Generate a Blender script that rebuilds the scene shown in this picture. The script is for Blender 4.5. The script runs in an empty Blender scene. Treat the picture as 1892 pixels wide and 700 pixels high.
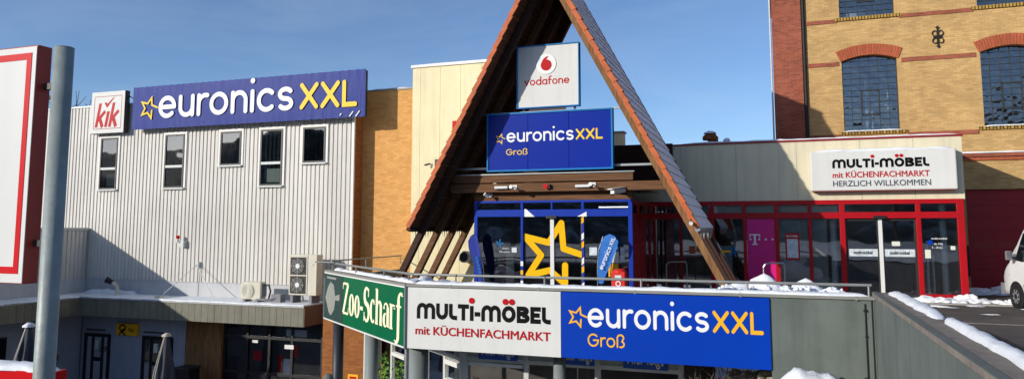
import bpy, bmesh, math, random
from mathutils import Vector, noise
S = bpy.context.scene
COL = S.collection
R = math.radians
PI = math.pi

# ------------------------------------------------------------------ camera model (metres; X along the facades, Y away, Z up)
F, CX, CY, PIT, YAW, EYE = 1365., 946., 281., R(5.81), R(19.7), 2.1


def PX(px, py, Y):
    """metres (X, Z) of a measured point on the upright plane at depth Y"""
    x = (px - CX) / F
    u = -(py - CY) / F
    f = math.cos(PIT) - u * math.sin(PIT)
    z = math.sin(PIT) + u * math.cos(PIT)
    X = x * math.cos(YAW) - f * math.sin(YAW)
    YY = x * math.sin(YAW) + f * math.cos(YAW)
    return X * Y / YY, z * Y / YY + EYE


# ------------------------------------------------------------------ materials
def lin(h):
    h = h.lstrip('#')
    r = []
    for i in (0, 2, 4):
        c = int(h[i:i + 2], 16) / 255
        r.append(c / 12.92 if c <= .04045 else ((c + .055) / 1.055) ** 2.4)
    return tuple(r) + (1,)


def newmat(name):
    m = bpy.data.materials.new(name)
    m.use_nodes = True
    nt = m.node_tree
    return m, nt, nt.nodes['Principled BSDF']


def pm(name, col, rough=.6, var=.12, scale=3., bump=0., bscale=40., metal=0., spec=.4, stretch=(1, 1, 1), streak=0.):
    """painted / plain surface: base colour with two scales of dirt variation, optional bump"""
    m, nt, b = newmat(name)
    N, L = nt.nodes, nt.links
    c = lin(col) if isinstance(col, str) else tuple(col) + (1,)
    tc = N.new('ShaderNodeTexCoord')
    mp = N.new('ShaderNodeMapping')
    mp.inputs['Scale'].default_value = stretch
    L.new(tc.outputs['Object'], mp.inputs['Vector'])
    n1 = N.new('ShaderNodeTexNoise')
    n1.inputs['Scale'].default_value = scale
    n1.inputs['Detail'].default_value = 8
    n1.inputs['Roughness'].default_value = .65
    L.new(mp.outputs[0], n1.inputs['Vector'])
    mr = N.new('ShaderNodeMapRange')
    mr.inputs['From Min'].default_value = .3
    mr.inputs['From Max'].default_value = .7
    mr.inputs['To Min'].default_value = 1 - var
    mr.inputs['To Max'].default_value = 1 + var * .6
    L.new(n1.outputs['Fac'], mr.inputs['Value'])
    mul = N.new('ShaderNodeVectorMath')
    mul.operation = 'SCALE'
    mul.inputs[0].default_value = c[:3]
    L.new(mr.outputs[0], mul.inputs['Scale'])
    out = mul.outputs[0]
    if streak:
        mp2 = N.new('ShaderNodeMapping')
        mp2.inputs['Scale'].default_value = (5, 5, .35)
        L.new(tc.outputs['Object'], mp2.inputs['Vector'])
        n2 = N.new('ShaderNodeTexNoise')
        n2.inputs['Scale'].default_value = 1.
        n2.inputs['Detail'].default_value = 6
        L.new(mp2.outputs[0], n2.inputs['Vector'])
        r2 = N.new('ShaderNodeMapRange')
        r2.inputs['From Min'].default_value = .45
        r2.inputs['From Max'].default_value = .75
        r2.inputs['To Min'].default_value = 1
        r2.inputs['To Max'].default_value = 1 - streak
        L.new(n2.outputs['Fac'], r2.inputs['Value'])
        m2 = N.new('ShaderNodeVectorMath')
        m2.operation = 'SCALE'
        L.new(out, m2.inputs[0])
        L.new(r2.outputs[0], m2.inputs['Scale'])
        out = m2.outputs[0]
    L.new(out, b.inputs['Base Color'])
    b.inputs['Roughness'].default_value = rough
    b.inputs['Metallic'].default_value = metal
    b.inputs['Specular IOR Level'].default_value = spec
    if bump:
        n3 = N.new('ShaderNodeTexNoise')
        n3.inputs['Scale'].default_value = bscale
        n3.inputs['Detail'].default_value = 5
        L.new(mp.outputs[0], n3.inputs['Vector'])
        bp = N.new('ShaderNodeBump')
        bp.inputs['Strength'].default_value = bump
        bp.inputs['Distance'].default_value = .03
        L.new(n3.outputs['Fac'], bp.inputs['Height'])
        L.new(bp.outputs[0], b.inputs['Normal'])
    return m


def brickmat(name, c1, c2, mortar, bw=.25, rh=.083, msz=.011, var=.22, soldier=False):
    m, nt, b = newmat(name)
    N, L = nt.nodes, nt.links
    tc = N.new('ShaderNodeTexCoord')
    sp = N.new('ShaderNodeSeparateXYZ')
    L.new(tc.outputs['Object'], sp.inputs[0])
    ad = N.new('ShaderNodeMath')
    L.new(sp.outputs[0], ad.inputs[0])
    L.new(sp.outputs[1], ad.inputs[1])
    cb = N.new('ShaderNodeCombineXYZ')
    L.new(ad.outputs[0], cb.inputs[1 if soldier else 0])
    L.new(sp.outputs[2], cb.inputs[0 if soldier else 1])
    br = N.new('ShaderNodeTexBrick')
    br.inputs['Scale'].default_value = 1
    br.inputs['Brick Width'].default_value = bw
    br.inputs['Row Height'].default_value = rh
    br.inputs['Mortar Size'].default_value = msz
    br.inputs['Mortar Smooth'].default_value = .3
    br.inputs['Bias'].default_value = -.1
    br.inputs['Color1'].default_value = lin(c1)
    br.inputs['Color2'].default_value = lin(c2)
    br.inputs['Mortar'].default_value = lin(mortar)
    L.new(cb.outputs[0], br.inputs['Vector'])
    n1 = N.new('ShaderNodeTexNoise')
    n1.inputs['Scale'].default_value = .9
    n1.inputs['Detail'].default_value = 9
    n1.inputs['Roughness'].default_value = .7
    L.new(tc.outputs['Object'], n1.inputs['Vector'])
    mr = N.new('ShaderNodeMapRange')
    mr.inputs['From Min'].default_value = .3
    mr.inputs['From Max'].default_value = .7
    mr.inputs['To Min'].default_value = 1 - var
    mr.inputs['To Max'].default_value = 1 + var * .7
    L.new(n1.outputs['Fac'], mr.inputs['Value'])
    mul = N.new('ShaderNodeVectorMath')
    mul.operation = 'SCALE'
    L.new(br.outputs['Color'], mul.inputs[0])
    L.new(mr.outputs[0], mul.inputs['Scale'])
    L.new(mul.outputs[0], b.inputs['Base Color'])
    b.inputs['Roughness'].default_value = .85
    b.inputs['Specular IOR Level'].default_value = .2
    bp = N.new('ShaderNodeBump')
    bp.inputs['Strength'].default_value = .5
    bp.inputs['Distance'].default_value = .01
    bp.invert = True
    L.new(br.outputs['Fac'], bp.inputs['Height'])
    L.new(bp.outputs[0], b.inputs['Normal'])
    return m


def woodmat(name, c1, c2, axis='X', rough=.75):
    m, nt, b = newmat(name)
    N, L = nt.nodes, nt.links
    tc = N.new('ShaderNodeTexCoord')
    mp = N.new('ShaderNodeMapping')
    s = {'X': (.6, 12, 12), 'Y': (12, .6, 12), 'Z': (9, 9, .8)}[axis]
    mp.inputs['Scale'].default_value = s
    L.new(tc.outputs['Object'], mp.inputs['Vector'])
    n = N.new('ShaderNodeTexNoise')
    n.inputs['Scale'].default_value = 2
    n.inputs['Detail'].default_value = 8
    n.inputs['Roughness'].default_value = .7
    L.new(mp.outputs[0], n.inputs['Vector'])
    cr = N.new('ShaderNodeValToRGB')
    cr.color_ramp.elements[0].position = .3
    cr.color_ramp.elements[0].color = lin(c1)
    cr.color_ramp.elements[1].position = .7
    cr.color_ramp.elements[1].color = lin(c2)
    L.new(n.outputs['Fac'], cr.inputs[0])
    L.new(cr.outputs[0], b.inputs['Base Color'])
    b.inputs['Roughness'].default_value = rough
    b.inputs['Specular IOR Level'].default_value = .25
    bp = N.new('ShaderNodeBump')
    bp.inputs['Strength'].default_value = .3
    bp.inputs['Distance'].default_value = .01
    L.new(n.outputs['Fac'], bp.inputs['Height'])
    L.new(bp.outputs[0], b.inputs['Normal'])
    return m


def glassmat(name, tint=(.5, .55, .58), refl=.10, wobble=.004, wscale=1.2):
    """window pane: tinted see-through plus mirror reflection rising at grazing angles"""
    m = bpy.data.materials.new(name)
    m.use_nodes = True
    nt = m.node_tree
    N, L = nt.nodes, nt.links
    N.remove(N['Principled BSDF'])
    tr = N.new('ShaderNodeBsdfTransparent')
    tr.inputs[0].default_value = tuple(tint) + (1,)
    gl = N.new('ShaderNodeBsdfGlossy')
    gl.inputs['Roughness'].default_value = .02
    gl.inputs[0].default_value = (.95, .97, 1, 1)
    lw = N.new('ShaderNodeFresnel')
    lw.inputs['IOR'].default_value = 1.5
    ad = N.new('ShaderNodeMath')
    ad.inputs[1].default_value = refl
    L.new(lw.outputs[0], ad.inputs[0])
    tc = N.new('ShaderNodeTexCoord')
    n = N.new('ShaderNodeTexNoise')
    n.inputs['Scale'].default_value = wscale
    n.inputs['Detail'].default_value = 1
    L.new(tc.outputs['Object'], n.inputs['Vector'])
    bp = N.new('ShaderNodeBump')
    bp.inputs['Strength'].default_value = 1
    bp.inputs['Distance'].default_value = wobble
    L.new(n.outputs['Fac'], bp.inputs['Height'])
    L.new(bp.outputs[0], gl.inputs['Normal'])
    mx = N.new('ShaderNodeMixShader')
    L.new(ad.outputs[0], mx.inputs[0])
    L.new(tr.outputs[0], mx.inputs[1])
    L.new(gl.outputs[0], mx.inputs[2])
    L.new(mx.outputs[0], N['Material Output'].inputs['Surface'])
    return m


def emimat(name, col, st):
    m, nt, b = newmat(name)
    b.inputs['Base Color'].default_value = lin(col)
    b.inputs['Emission Color'].default_value = lin(col)
    b.inputs['Emission Strength'].default_value = st
    return m


M = {}
M['clad'] = pm('trapezoid_sheet', '#cbc7be', .5, .09, .5, streak=.16)
M['cladbase'] = pm('base_flashing', '#b3b4b6', .5, .08, 2, streak=.12)
M['trim'] = pm('window_trim_paint', '#dcd9d2', .5, .05)
M['darkframe'] = pm('dark_window_frame', '#2e2e2d', .5, .1)
M['greyframe'] = pm('grey_frame', '#c2c5c0', .5, .08)
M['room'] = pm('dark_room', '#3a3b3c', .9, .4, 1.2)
M['roomwarm'] = pm('warm_dim_room', '#8a8078', .9, .4, 1.5)
M['paper'] = pm('paper', '#d6d6c6', .8, .05)
M['banner'] = pm('navy_banner_vinyl', '#1a2f80', .45, .05, 2, bump=.25, bscale=5, stretch=(3, 1, .3), spec=.12)
M['blue'] = pm('cobalt_sign_face', '#0339a6', .4, .07, .8, spec=.12)
M['bluelit'] = pm('royal_lightbox_face', '#0c2a92', .32, .10, .8, stretch=(1, 1, .5), spec=.12)
M['bluerim'] = pm('azure_sign_rim', '#2478b4', .4, .06, spec=.12)
M['blueframe'] = pm('blue_door_frame', '#1a389c', .38, .06, spec=.12)
M['white'] = pm('white_sign_face', '#d4d4cf', .42, .05, .9, spec=.12, streak=.06)
M['whitealu'] = pm('white_aluminium', '#d8d8d4', .4, .05)
M['alu'] = pm('aluminium', '#9da0a0', .4, .1, 4, metal=.6)
M['yellow'] = pm('yellow_lettering', '#eec530', .4, .03, spec=.12)
M['amber'] = pm('amber_lettering', '#f0b226', .4, .03, spec=.12)
M['starfilm'] = pm('yellow_star_film', '#ecb404', .5, .06, spec=.12)
M['letter'] = pm('white_lettering', '#e6e6e4', .4, .02, spec=.12)
M['cream_letter'] = pm('cream_lettering', '#ece6c2', .45, .04, spec=.12)
M['black'] = pm('black_lettering', '#070708', .45, .1, spec=.12)
M['slategrey_letter'] = pm('slate_lettering', '#3c4654', .5, .1)
M['red'] = pm('red_lettering', '#b40f16', .42, .05, spec=.12)
M['redframe'] = pm('red_door_frame', '#a80f19', .35, .08, spec=.25)
M['brightred'] = pm('bright_red_sign', '#c40a14', .4, .05, spec=.12)
M['darkred'] = pm('dark_red_sign_side', '#9a3226', .5, .15, 3, streak=.2)
M['green'] = pm('green_sign_face', '#0a5f3c', .4, .06, 2, spec=.12)
M['dimgreen'] = pm('faded_green_film', '#263f3a', .5, .15, 2)
M['fish'] = pm('grey_fish_print', '#8d8f88', .6, .15, 8)
M['magenta'] = pm('magenta_film', '#d4147c', .4, .05)
M['postyellow'] = pm('post_yellow', '#f2b011', .45, .08)
M['annexbrick'] = brickmat('orange_brick', '#dfa45c', '#cd8f48', '#bd986a', .23, .083, .010, .14)
M['ochrebrick'] = brickmat('ochre_brick', '#cda66c', '#b48f5a', '#b0976c', .23, .072, .009, .22)
M['redbrick'] = brickmat('red_brick', '#a8573e', '#8a4430', '#8a6656', .23, .072, .01, .25)
M['archbrick'] = brickmat('arch_brick', '#bb6040', '#a65034', '#8f6048', .4, .085, .01, .15, soldier=True)
M['sillbrick'] = brickmat('sill_brick', '#b9954a', '#a07c38', '#4a3c22', .4, .1, .02, .2, soldier=True)
M['lowbrick'] = brickmat('brown_orange_brick', '#9c5f30', '#854c24', '#7d5d3c', .23, .08, .009, .15)
M['cream'] = pm('cream_panel', '#dccfa4', .6, .10, .8, streak=.12)
M['fascia'] = pm('cream_fascia', '#d9cfb0', .55, .08, .7, streak=.15)
M['capred'] = pm('dark_red_capping', '#8e1c22', .45, .1)
M['snow'] = pm('snow', '#e4e7ea', .8, .10, 4, bump=.45, bscale=45, spec=.2)
M['slush'] = pm('dirty_snow', '#d6d8da', .75, .25, 7, bump=.6, bscale=22, spec=.3)
M['concrete'] = pm('grey_painted_concrete', '#646c66', .75, .20, 1.1, bump=.2, bscale=60, streak=.22)
M['concretetop'] = pm('weathered_coping', '#857c73', .85, .35, 5, bump=.4, bscale=50)
M['coping'] = pm('zinc_coping', '#87867f', .5, .12, 3)
M['asphalt'] = pm('asphalt', '#57524e', .8, .55, .9, bump=.6, bscale=90)
M['yard'] = pm('yard_paving', '#b4b3af', .85, .3, .6)
M['pave'] = pm('terrace_paving', '#8a8781', .8, .2, 2)
M['kerb'] = pm('kerb_stone', '#a09c94', .8, .2, 4)
M['slate'] = pm('frosted_grey_roof_tile', '#eceff3', .6, .14, 7, bump=.2, bscale=40)
M['orangetile'] = pm('orange_verge_tile', '#bd6030', .65, .3, 4, bump=.2)
M['wood'] = woodmat('brown_timber', '#4a3120', '#7d583a', 'X')
M['woodleg'] = woodmat('weathered_leg_timber', '#5a3d26', '#9a7148', 'Z')
M['woodboard'] = woodmat('dark_roof_boarding', '#46301f', '#6a4830', 'Y')
M['wooddark'] = woodmat('dark_boarding_shaded_legs', '#2e1e18', '#4a3026', 'X')
M['chrome'] = pm('chrome_steel', '#b9bcbe', .3, .05, metal=.9)
M['rail'] = pm('galvanised_rail', '#8f918c', .45, .15, 6, metal=.35)
M['galv'] = pm('galvanised_pole', '#8f9894', .45, .22, 9, metal=0, bump=.08, bscale=30, streak=.15)
M['acbody'] = pm('ac_casing', '#cbc5b2', .5, .08, 4, streak=.1)
M['black_plastic'] = pm('black_plastic', '#17181a', .5, .15)
M['fanblack'] = pm('fan_grille', '#2b2a28', .6, .2, 20)
M['van'] = pm('white_van_paint', '#dcdcda', .25, .03, 2, spec=.6)
M['vangrey'] = pm('grey_bumper_plastic', '#77777a', .6, .1)
M['tyre'] = pm('tyre', '#141414', .8, .2)
M['rim'] = pm('wheel_rim', '#8d9093', .4, .1, metal=.5)
M['carglass'] = pm('dark_car_glass', '#14181c', .06, .1, spec=.8)
M['garage'] = pm('dark_red_garage_door', '#9c1a20', .5, .12, 2)
M['canopy'] = pm('canopy_sheet', '#716f60', .55, .18, 2, streak=.25)
M['canopyside'] = pm('canopy_brown_side', '#6d5746', .6, .12)
M['plaster'] = pm('pale_plaster', '#9ea3ae', .8, .08, 2, streak=.08)
M['column'] = pm('grey_round_column', '#7f8887', .6, .12, 3, streak=.15)
M['darkcol'] = pm('anthracite_column', '#2c3038', .5, .1)
M['parasol'] = pm('grey_parasol_cloth', '#3c4048', .85, .15, 5, stretch=(6, 6, .5))
M['parasollight'] = pm('pale_parasol_cloth', '#b9b2a2', .85, .15, 5)
M['flag'] = pm('blue_flag_cloth', '#2a6fc0', .75, .12, 4)
M['flagdark'] = pm('navy_flag_cloth', '#22348e', .75, .12, 4)
M['binred'] = pm('red_bin', '#cf2a1c', .4, .08)
M['bark'] = pm('bark', '#5a5048', .9, .25, 5)
M['twig'] = pm('twigs', '#574c44', .9, .2, 5)
M['leaf'] = pm('green_leaf', '#5f8b2c', .6, .35, 12)
M['leafyellow'] = pm('yellow_leaf', '#b5a03a', .6, .35, 12)
M['rock'] = pm('rubble', '#b8b09c', .85, .35, 6, bump=.4)
M['iron'] = pm('black_iron', '#1d1a19', .6, .2)
M['shelf'] = pm('shelf_goods', '#77716a', .8, .5, 6)
M['palecol'] = pm('pale_column', '#ccd8d6', .6, .05)
M['glass'] = glassmat('shop_glass', (.70, .73, .74), .15)
M['glassdark'] = glassmat('window_glass', (.40, .45, .45), .08, .006)
M['glasslow'] = glassmat('tinted_low_glass', (.72, .75, .8), .0, .004)
M['glassold'] = glassmat('old_factory_glass', (.45, .52, .58), .14, .010, 3.5)
M['tube'] = emimat('lit_tube', '#eef2ff', 2.5)
def hillmat():
    m, nt, b = newmat('added_hill_snowy_wood')
    N, L = nt.nodes, nt.links
    tc = N.new('ShaderNodeTexCoord')
    mp = N.new('ShaderNodeMapping')
    mp.inputs['Scale'].default_value = (1, 1, 2.5)
    L.new(tc.outputs['Object'], mp.inputs['Vector'])
    n = N.new('ShaderNodeTexNoise')
    n.inputs['Scale'].default_value = .22
    n.inputs['Detail'].default_value = 12
    n.inputs['Roughness'].default_value = .75
    L.new(mp.outputs[0], n.inputs['Vector'])
    cr = N.new('ShaderNodeValToRGB')
    cr.color_ramp.elements[0].position = .42
    cr.color_ramp.elements[0].color = lin('#3c3b36')
    cr.color_ramp.elements[1].position = .66
    cr.color_ramp.elements[1].color = lin('#c8ccd0')
    e = cr.color_ramp.elements.new(.54)
    e.color = lin('#6c6a62')
    L.new(n.outputs['Fac'], cr.inputs[0])
    L.new(cr.outputs[0], b.inputs['Base Color'])
    b.inputs['Roughness'].default_value = .95
    return m


M['hill'] = hillmat()
M['field'] = pm('trodden_snow', '#c9ccce', .8, .45, .35, bump=.6, bscale=6)
M['boardblue'] = pm('notice_board_blue', '#2b57b4', .5, .06)
M['blind'] = pm('grey_roller_blind', '#a3a8a4', .8, .15, 2)
M['gridpaint'] = pm('grid_window_paint', '#2c3136', .6, .2)
M['poster'] = pm('poster_paper', '#c8d0d4', .6, .3, 9)


def sheet_tone(m, width=.95, amt=.05):
    nt = m.node_tree
    N, L = nt.nodes, nt.links
    b = N['Principled BSDF']
    src = b.inputs['Base Color'].links[0].from_socket
    tc = N.new('ShaderNodeTexCoord')
    sp = N.new('ShaderNodeSeparateXYZ')
    L.new(tc.outputs['Object'], sp.inputs[0])
    ad = N.new('ShaderNodeMath')
    L.new(sp.outputs[0], ad.inputs[0])
    L.new(sp.outputs[1], ad.inputs[1])
    dv = N.new('ShaderNodeMath')
    dv.operation = 'DIVIDE'
    dv.inputs[1].default_value = width
    L.new(ad.outputs[0], dv.inputs[0])
    fl = N.new('ShaderNodeMath')
    fl.operation = 'FLOOR'
    L.new(dv.outputs[0], fl.inputs[0])
    wn = N.new('ShaderNodeTexWhiteNoise')
    wn.noise_dimensions = '1D'
    L.new(fl.outputs[0], wn.inputs['W'])
    mr = N.new('ShaderNodeMapRange')
    mr.inputs['To Min'].default_value = 1 - amt
    mr.inputs['To Max'].default_value = 1 + amt
    L.new(wn.outputs['Value'], mr.inputs['Value'])
    mu = N.new('ShaderNodeVectorMath')
    mu.operation = 'SCALE'
    L.new(src, mu.inputs[0])
    L.new(mr.outputs[0], mu.inputs['Scale'])
    L.new(mu.outputs[0], b.inputs['Base Color'])


sheet_tone(M['clad'], .95, .055)
sheet_tone(M['canopy'], .6, .06)


# ------------------------------------------------------------------ mesh builder
def wloc(o):
    v = Vector((0, 0, 0))
    while o:
        v += o.location
        o = o.parent
    return v


class MB:
    def __init__(self):
        self.v = []
        self.f = []

    def quad(self, *p):
        n = len(self.v)
        self.v += [tuple(q) for q in p]
        self.f.append(tuple(range(n, n + len(p))))
        return self

    def box(self, x0, x1, y0, y1, z0, z1):
        n = len(self.v)
        self.v += [(x, y, z) for x in (x0, x1) for y in (y0, y1) for z in (z0, z1)]
        for a in ((0, 1, 3, 2), (4, 6, 7, 5), (0, 4, 5, 1), (2, 3, 7, 6), (0, 2, 6, 4), (1, 5, 7, 3)):
            self.f.append(tuple(n + i for i in a))
        return self

    def obox(self, c, a, b, d):
        """oriented box: centre and three half-vectors"""
        c, a, b, d = Vector(c), Vector(a), Vector(b), Vector(d)
        n = len(self.v)
        self.v += [tuple(c + i * a + j * b + k * d) for i in (-1, 1) for j in (-1, 1) for k in (-1, 1)]
        for q in ((0, 1, 3, 2), (4, 6, 7, 5), (0, 4, 5, 1), (2, 3, 7, 6), (0, 2, 6, 4), (1, 5, 7, 3)):
            self.f.append(tuple(n + i for i in q))
        return self

    def cyl(self, p0, p1, r0, r1=None, n=16, caps=True):
        r1 = r0 if r1 is None else r1
        p0, p1 = Vector(p0), Vector(p1)
        d = (p1 - p0).normalized()
        a = d.orthogonal().normalized()
        b = d.cross(a)
        k = len(self.v)
        for p, r in ((p0, r0), (p1, r1)):
            for i in range(n):
                t = 2 * PI * i / n
                self.v.append(tuple(p + r * (math.cos(t) * a + math.sin(t) * b)))
        for i in range(n):
            j = (i + 1) % n
            self.f.append((k + i, k + j, k + n + j, k + n + i))
        if caps:
            self.f.append(tuple(k + i for i in range(n))[::-1])
            self.f.append(tuple(k + n + i for i in range(n)))
        return self

    def tube(self, pts, r, n=8):
        for a, b in zip(pts[:-1], pts[1:]):
            self.cyl(a, b, r, r, n)
        return self

    def prism(self, pts, d):
        """polygon (3D points) extruded by vector d"""
        d = Vector(d)
        n = len(pts)
        k = len(self.v)
        self.v += [tuple(p) for p in pts] + [tuple(Vector(p) + d) for p in pts]
        self.f.append(tuple(range(k, k + n)))
        self.f.append(tuple(range(k + n, k + 2 * n))[::-1])
        for i in range(n):
            j = (i + 1) % n
            self.f.append((k + i, k + n + i, k + n + j, k + j))
        return self

    def dome(self, c, rx, ry, rz, nu=18, nv=6, seed=0, jit=.15, full=False):
        k = len(self.v)
        for j in range(nv + 1):
            ph = (PI / 2) * j / nv if not full else -PI / 2 + PI * j / nv
            for i in range(nu):
                t = 2 * PI * i / nu
                p = Vector((math.cos(t) * math.cos(ph), math.sin(t) * math.cos(ph), math.sin(ph)))
                s = 1 + jit * noise.noise(p * 1.9 + Vector((seed * 7.3, seed, 0))) * 2
                self.v.append((c[0] + rx * p.x * s, c[1] + ry * p.y * s, c[2] + rz * p.z * s))
        for j in range(nv):
            for i in range(nu):
                q = (i + 1) % nu
                self.f.append((k + j * nu + i, k + j * nu + q, k + (j + 1) * nu + q, k + (j + 1) * nu + i))
        return self

    def ridge(self, pts, w, h, seed=0, n=8, step=.12, wj=.35, hj=.4, taper=.5):
        """lumpy bank of snow along a path"""
        P = []
        for a, b in zip(pts[:-1], pts[1:]):
            a, b = Vector(a), Vector(b)
            m = max(2, int((b - a).length / step))
            P += [a.lerp(b, i / m) for i in range(m)]
        P.append(Vector(pts[-1]))
        k = len(self.v)
        T = len(P)
        for i, p in enumerate(P):
            d = (P[min(i + 1, T - 1)] - P[max(i - 1, 0)]).normalized()
            s = Vector((d.y, -d.x, 0)).normalized()
            e = min(1, (min(i, T - 1 - i) * step) / taper) ** .5 if taper else 1
            e = max(e, .02)
            nw = 1 + wj * noise.noise(Vector((i * step * 1.7, seed * 3.1, 0))) + .4 * wj * noise.noise(Vector((i * step * 9, seed, 1)))
            nh = 1 + hj * noise.noise(Vector((i * step * 2.3, seed * 5.7, 4))) + .4 * hj * noise.noise(Vector((i * step * 7, seed, 9)))
            for j in range(n + 1):
                t = PI * j / n
                hh = math.sin(t) ** .7 * h * nh * e
                hh *= 1 + .22 * noise.noise(Vector((i * step * 4, j * .8, seed))) + .12 * noise.noise(Vector((i * step * 13, j * 1.7, seed + 3)))
                self.v.append(tuple(p + s * (math.cos(t) * w / 2 * nw * (.4 + .6 * e)) + Vector((0, 0, hh))))
        for i in range(T - 1):
            for j in range(n):
                a = k + i * (n + 1) + j
                self.f.append((a, a + 1, a + n + 2, a + n + 1))
        return self

    def build(self, name, m, parent=None, smooth=False, bevel=0., flip=False):
        me = bpy.data.meshes.new(name)
        w = wloc(parent)
        me.from_pydata([(x - w.x, y - w.y, z - w.z) for x, y, z in self.v], [], self.f)
        bm = bmesh.new()
        bm.from_mesh(me)
        bmesh.ops.recalc_face_normals(bm, faces=bm.faces)
        bm.to_mesh(me)
        bm.free()
        me.materials.append(m)
        if smooth:
            for p in me.polygons:
                p.use_smooth = len(p.vertices) <= 4
        o = bpy.data.objects.new(name, me)
        COL.objects.link(o)
        if parent:
            o.parent = parent
        if bevel:
            b = o.modifiers.new('edge', 'BEVEL')
            b.width = bevel
            b.segments = 2
            b.limit_method = 'ANGLE'
        return o


KV = .854            # the glass entrance stands 20.5 m away; its measures were read at 24 m


def vmap(p):
    x, y, z = p
    return (x * KV, 20.5 + (y - 24.0) * .9, EYE + (z - EYE) * KV if z > .13 else z)


class VM(MB):
    def build(self, *a, **k):
        self.v = [vmap(p) for p in self.v]
        return MB.build(self, *a, **k)


def tag(o, label, cat, group=None):
    o['label'] = label
    o['category'] = cat
    if group:
        o['group'] = group
    return o


def thing(name, loc, label, cat, group=None):
    o = bpy.data.objects.new(name, None)
    o.empty_display_size = .3
    COL.objects.link(o)
    o.location = loc
    return tag(o, label, cat, group)


def struct(o, kind='structure', label=None, cat=None):
    o['kind'] = kind
    if label:
        o['label'] = label
        o['category'] = cat
    return o


# ------------------------------------------------------------------ stroke lettering
def arc(cx, cy, rx, ry, a0, a1, n=18):
    return [(cx + rx * math.cos(R(a0 + (a1 - a0) * i / n)), cy + ry * math.sin(R(a0 + (a1 - a0) * i / n))) for i in range(n + 1)]


def glyph(c, w):
    """strokes (centre lines, x-height 1) and advance of a rounded monoline letter"""
    h = w / 2
    r = .5 - h
    if c == 'o':
        return [arc(.5, .5, r, r, 90, 450, 32)], 1.
    if c == 'e':
        return [arc(.5, .5, r, r, 0, 314, 28), [(h, .5), (1 - h, .5)]], 1.
    if c == 'c':
        return [arc(.5, .5, r, r, 48, 312, 26)], .92
    if c == 'u':
        q = .44
        return [[(h, 1 - h)] + arc(q, q, q - h, q - h, 180, 360), [(2 * q - h, 1 - h), (2 * q - h, h)]], 2 * q
    if c == 'n':
        q = .44
        return [[(h, h), (h, 1 - h)], arc(q, 1 - q, q - h, q - h, 180, 0) + [(2 * q - h, h)]], 2 * q
    if c == 'r':
        return [[(h, h), (h, 1 - h)], arc(.46, .54, .46 - h, .46 - h, 180, 75, 12)], .55
    if c == 'i':
        return [[(h, h), (h, 1 - h)], [(h, 1.36), (h, 1.3601)]], w
    if c == 's':
        ry = (.5 - h) / 2
        rx = .39 - h
        return [arc(.39, .5 + ry, rx, ry, 35, 270, 16)[:-1] + arc(.39, .5 - ry, rx, ry, 90, -145, 16)], .78
    if c == 'v':
        return [[(h, 1 - h), (.45, h), (.9 - h, 1 - h)]], .9
    if c == 'd':
        return [arc(.5, .5, r, r, 0, 360, 30), [(1 - h, 1.45), (1 - h, h)]], 1.
    if c == 'a':
        return [arc(.5, .5, r, r, 0, 360, 30), [(1 - h, 1 - h), (1 - h, h)]], 1.
    if c == 'f':
        return [arc(.5, 1.15, .5 - .22, .3, 75, 180, 10) + [(.22, h)], [(h, .88), (.55, .88)]], .62
    if c == 'X':
        return [[(h, h), (1.02 - h, 1.12 - h)], [(h, 1.12 - h), (1.02 - h, h)]], 1.02
    if c == 'L':
        return [[(h, 1.12 - h), (h, h), (.8 - h, h)]], .8
    if c == 'G':
        q = .66 - h
        return [arc(.66, .66, q, q, 45, 360, 28) + [(.7, .66)]], 1.32
    if c == 'B':     # sharp s
        return [[(h, h), (h, 1.0)] + arc(.44, 1.0, .44 - h, .33 - h / 2, 180, 0, 12)[1:] + [(.66, .74)] + arc(.5, .37, .42 - h, .37 - h, 70, -110, 14)], .95
    return [], .5


def strip(pts, ws, caps=True):
    """outline polygons of a stroke; ws = width or per-point widths"""
    n = len(pts)
    if not hasattr(ws, '__len__'):
        ws = [ws] * n
    if n == 2 and math.dist(pts[0], pts[1]) < .01:
        r = ws[0] / 2 * 1.15
        return ([(pts[0][0] + r * math.cos(2 * PI * i / 20), pts[0][1] + r * math.sin(2 * PI * i / 20)) for i in range(20)], None)
    closed = math.dist(pts[0], pts[-1]) < 1e-6
    Lp, Rp = [], []
    for i in range(n):
        if closed:
            a = pts[i - 1] if i > 0 else pts[n - 2]
            b = pts[i + 1] if i < n - 1 else pts[1]
        else:
            a = pts[max(i - 1, 0)]
            b = pts[min(i + 1, n - 1)]
        p = pts[i]
        d1 = Vector((p[0] - a[0], p[1] - a[1]))
        d2 = Vector((b[0] - p[0], b[1] - p[1]))
        if d1.length < 1e-9:
            d1 = d2
        if d2.length < 1e-9:
            d2 = d1
        d1.normalize()
        d2.normalize()
        n1 = Vector((-d1.y, d1.x))
        n2 = Vector((-d2.y, d2.x))
        m = n1 + n2
        if m.length < .1:
            m = n1
        m.normalize()
        k = 1 / max(m.dot(n1), .34)
        o = m * (ws[i] / 2 * k)
        Lp.append((p[0] + o.x, p[1] + o.y))
        Rp.append((p[0] - o.x, p[1] - o.y))
    capA = capB = []
    if caps and not closed:
        def cap(c, d, w):
            a = math.atan2(d[1], d[0])
            return [(c[0] + w / 2 * math.cos(a + t), c[1] + w / 2 * math.sin(a + t)) for t in [PI / 2 - PI * i / 8 for i in range(1, 8)]]
        capB = cap(pts[-1], (pts[-1][0] - pts[-2][0], pts[-1][1] - pts[-2][1]), ws[-1])
        capA = cap(pts[0], (pts[0][0] - pts[1][0], pts[0][1] - pts[1][1]), ws[0])
    return (Lp, Rp, capA, capB)


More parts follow.
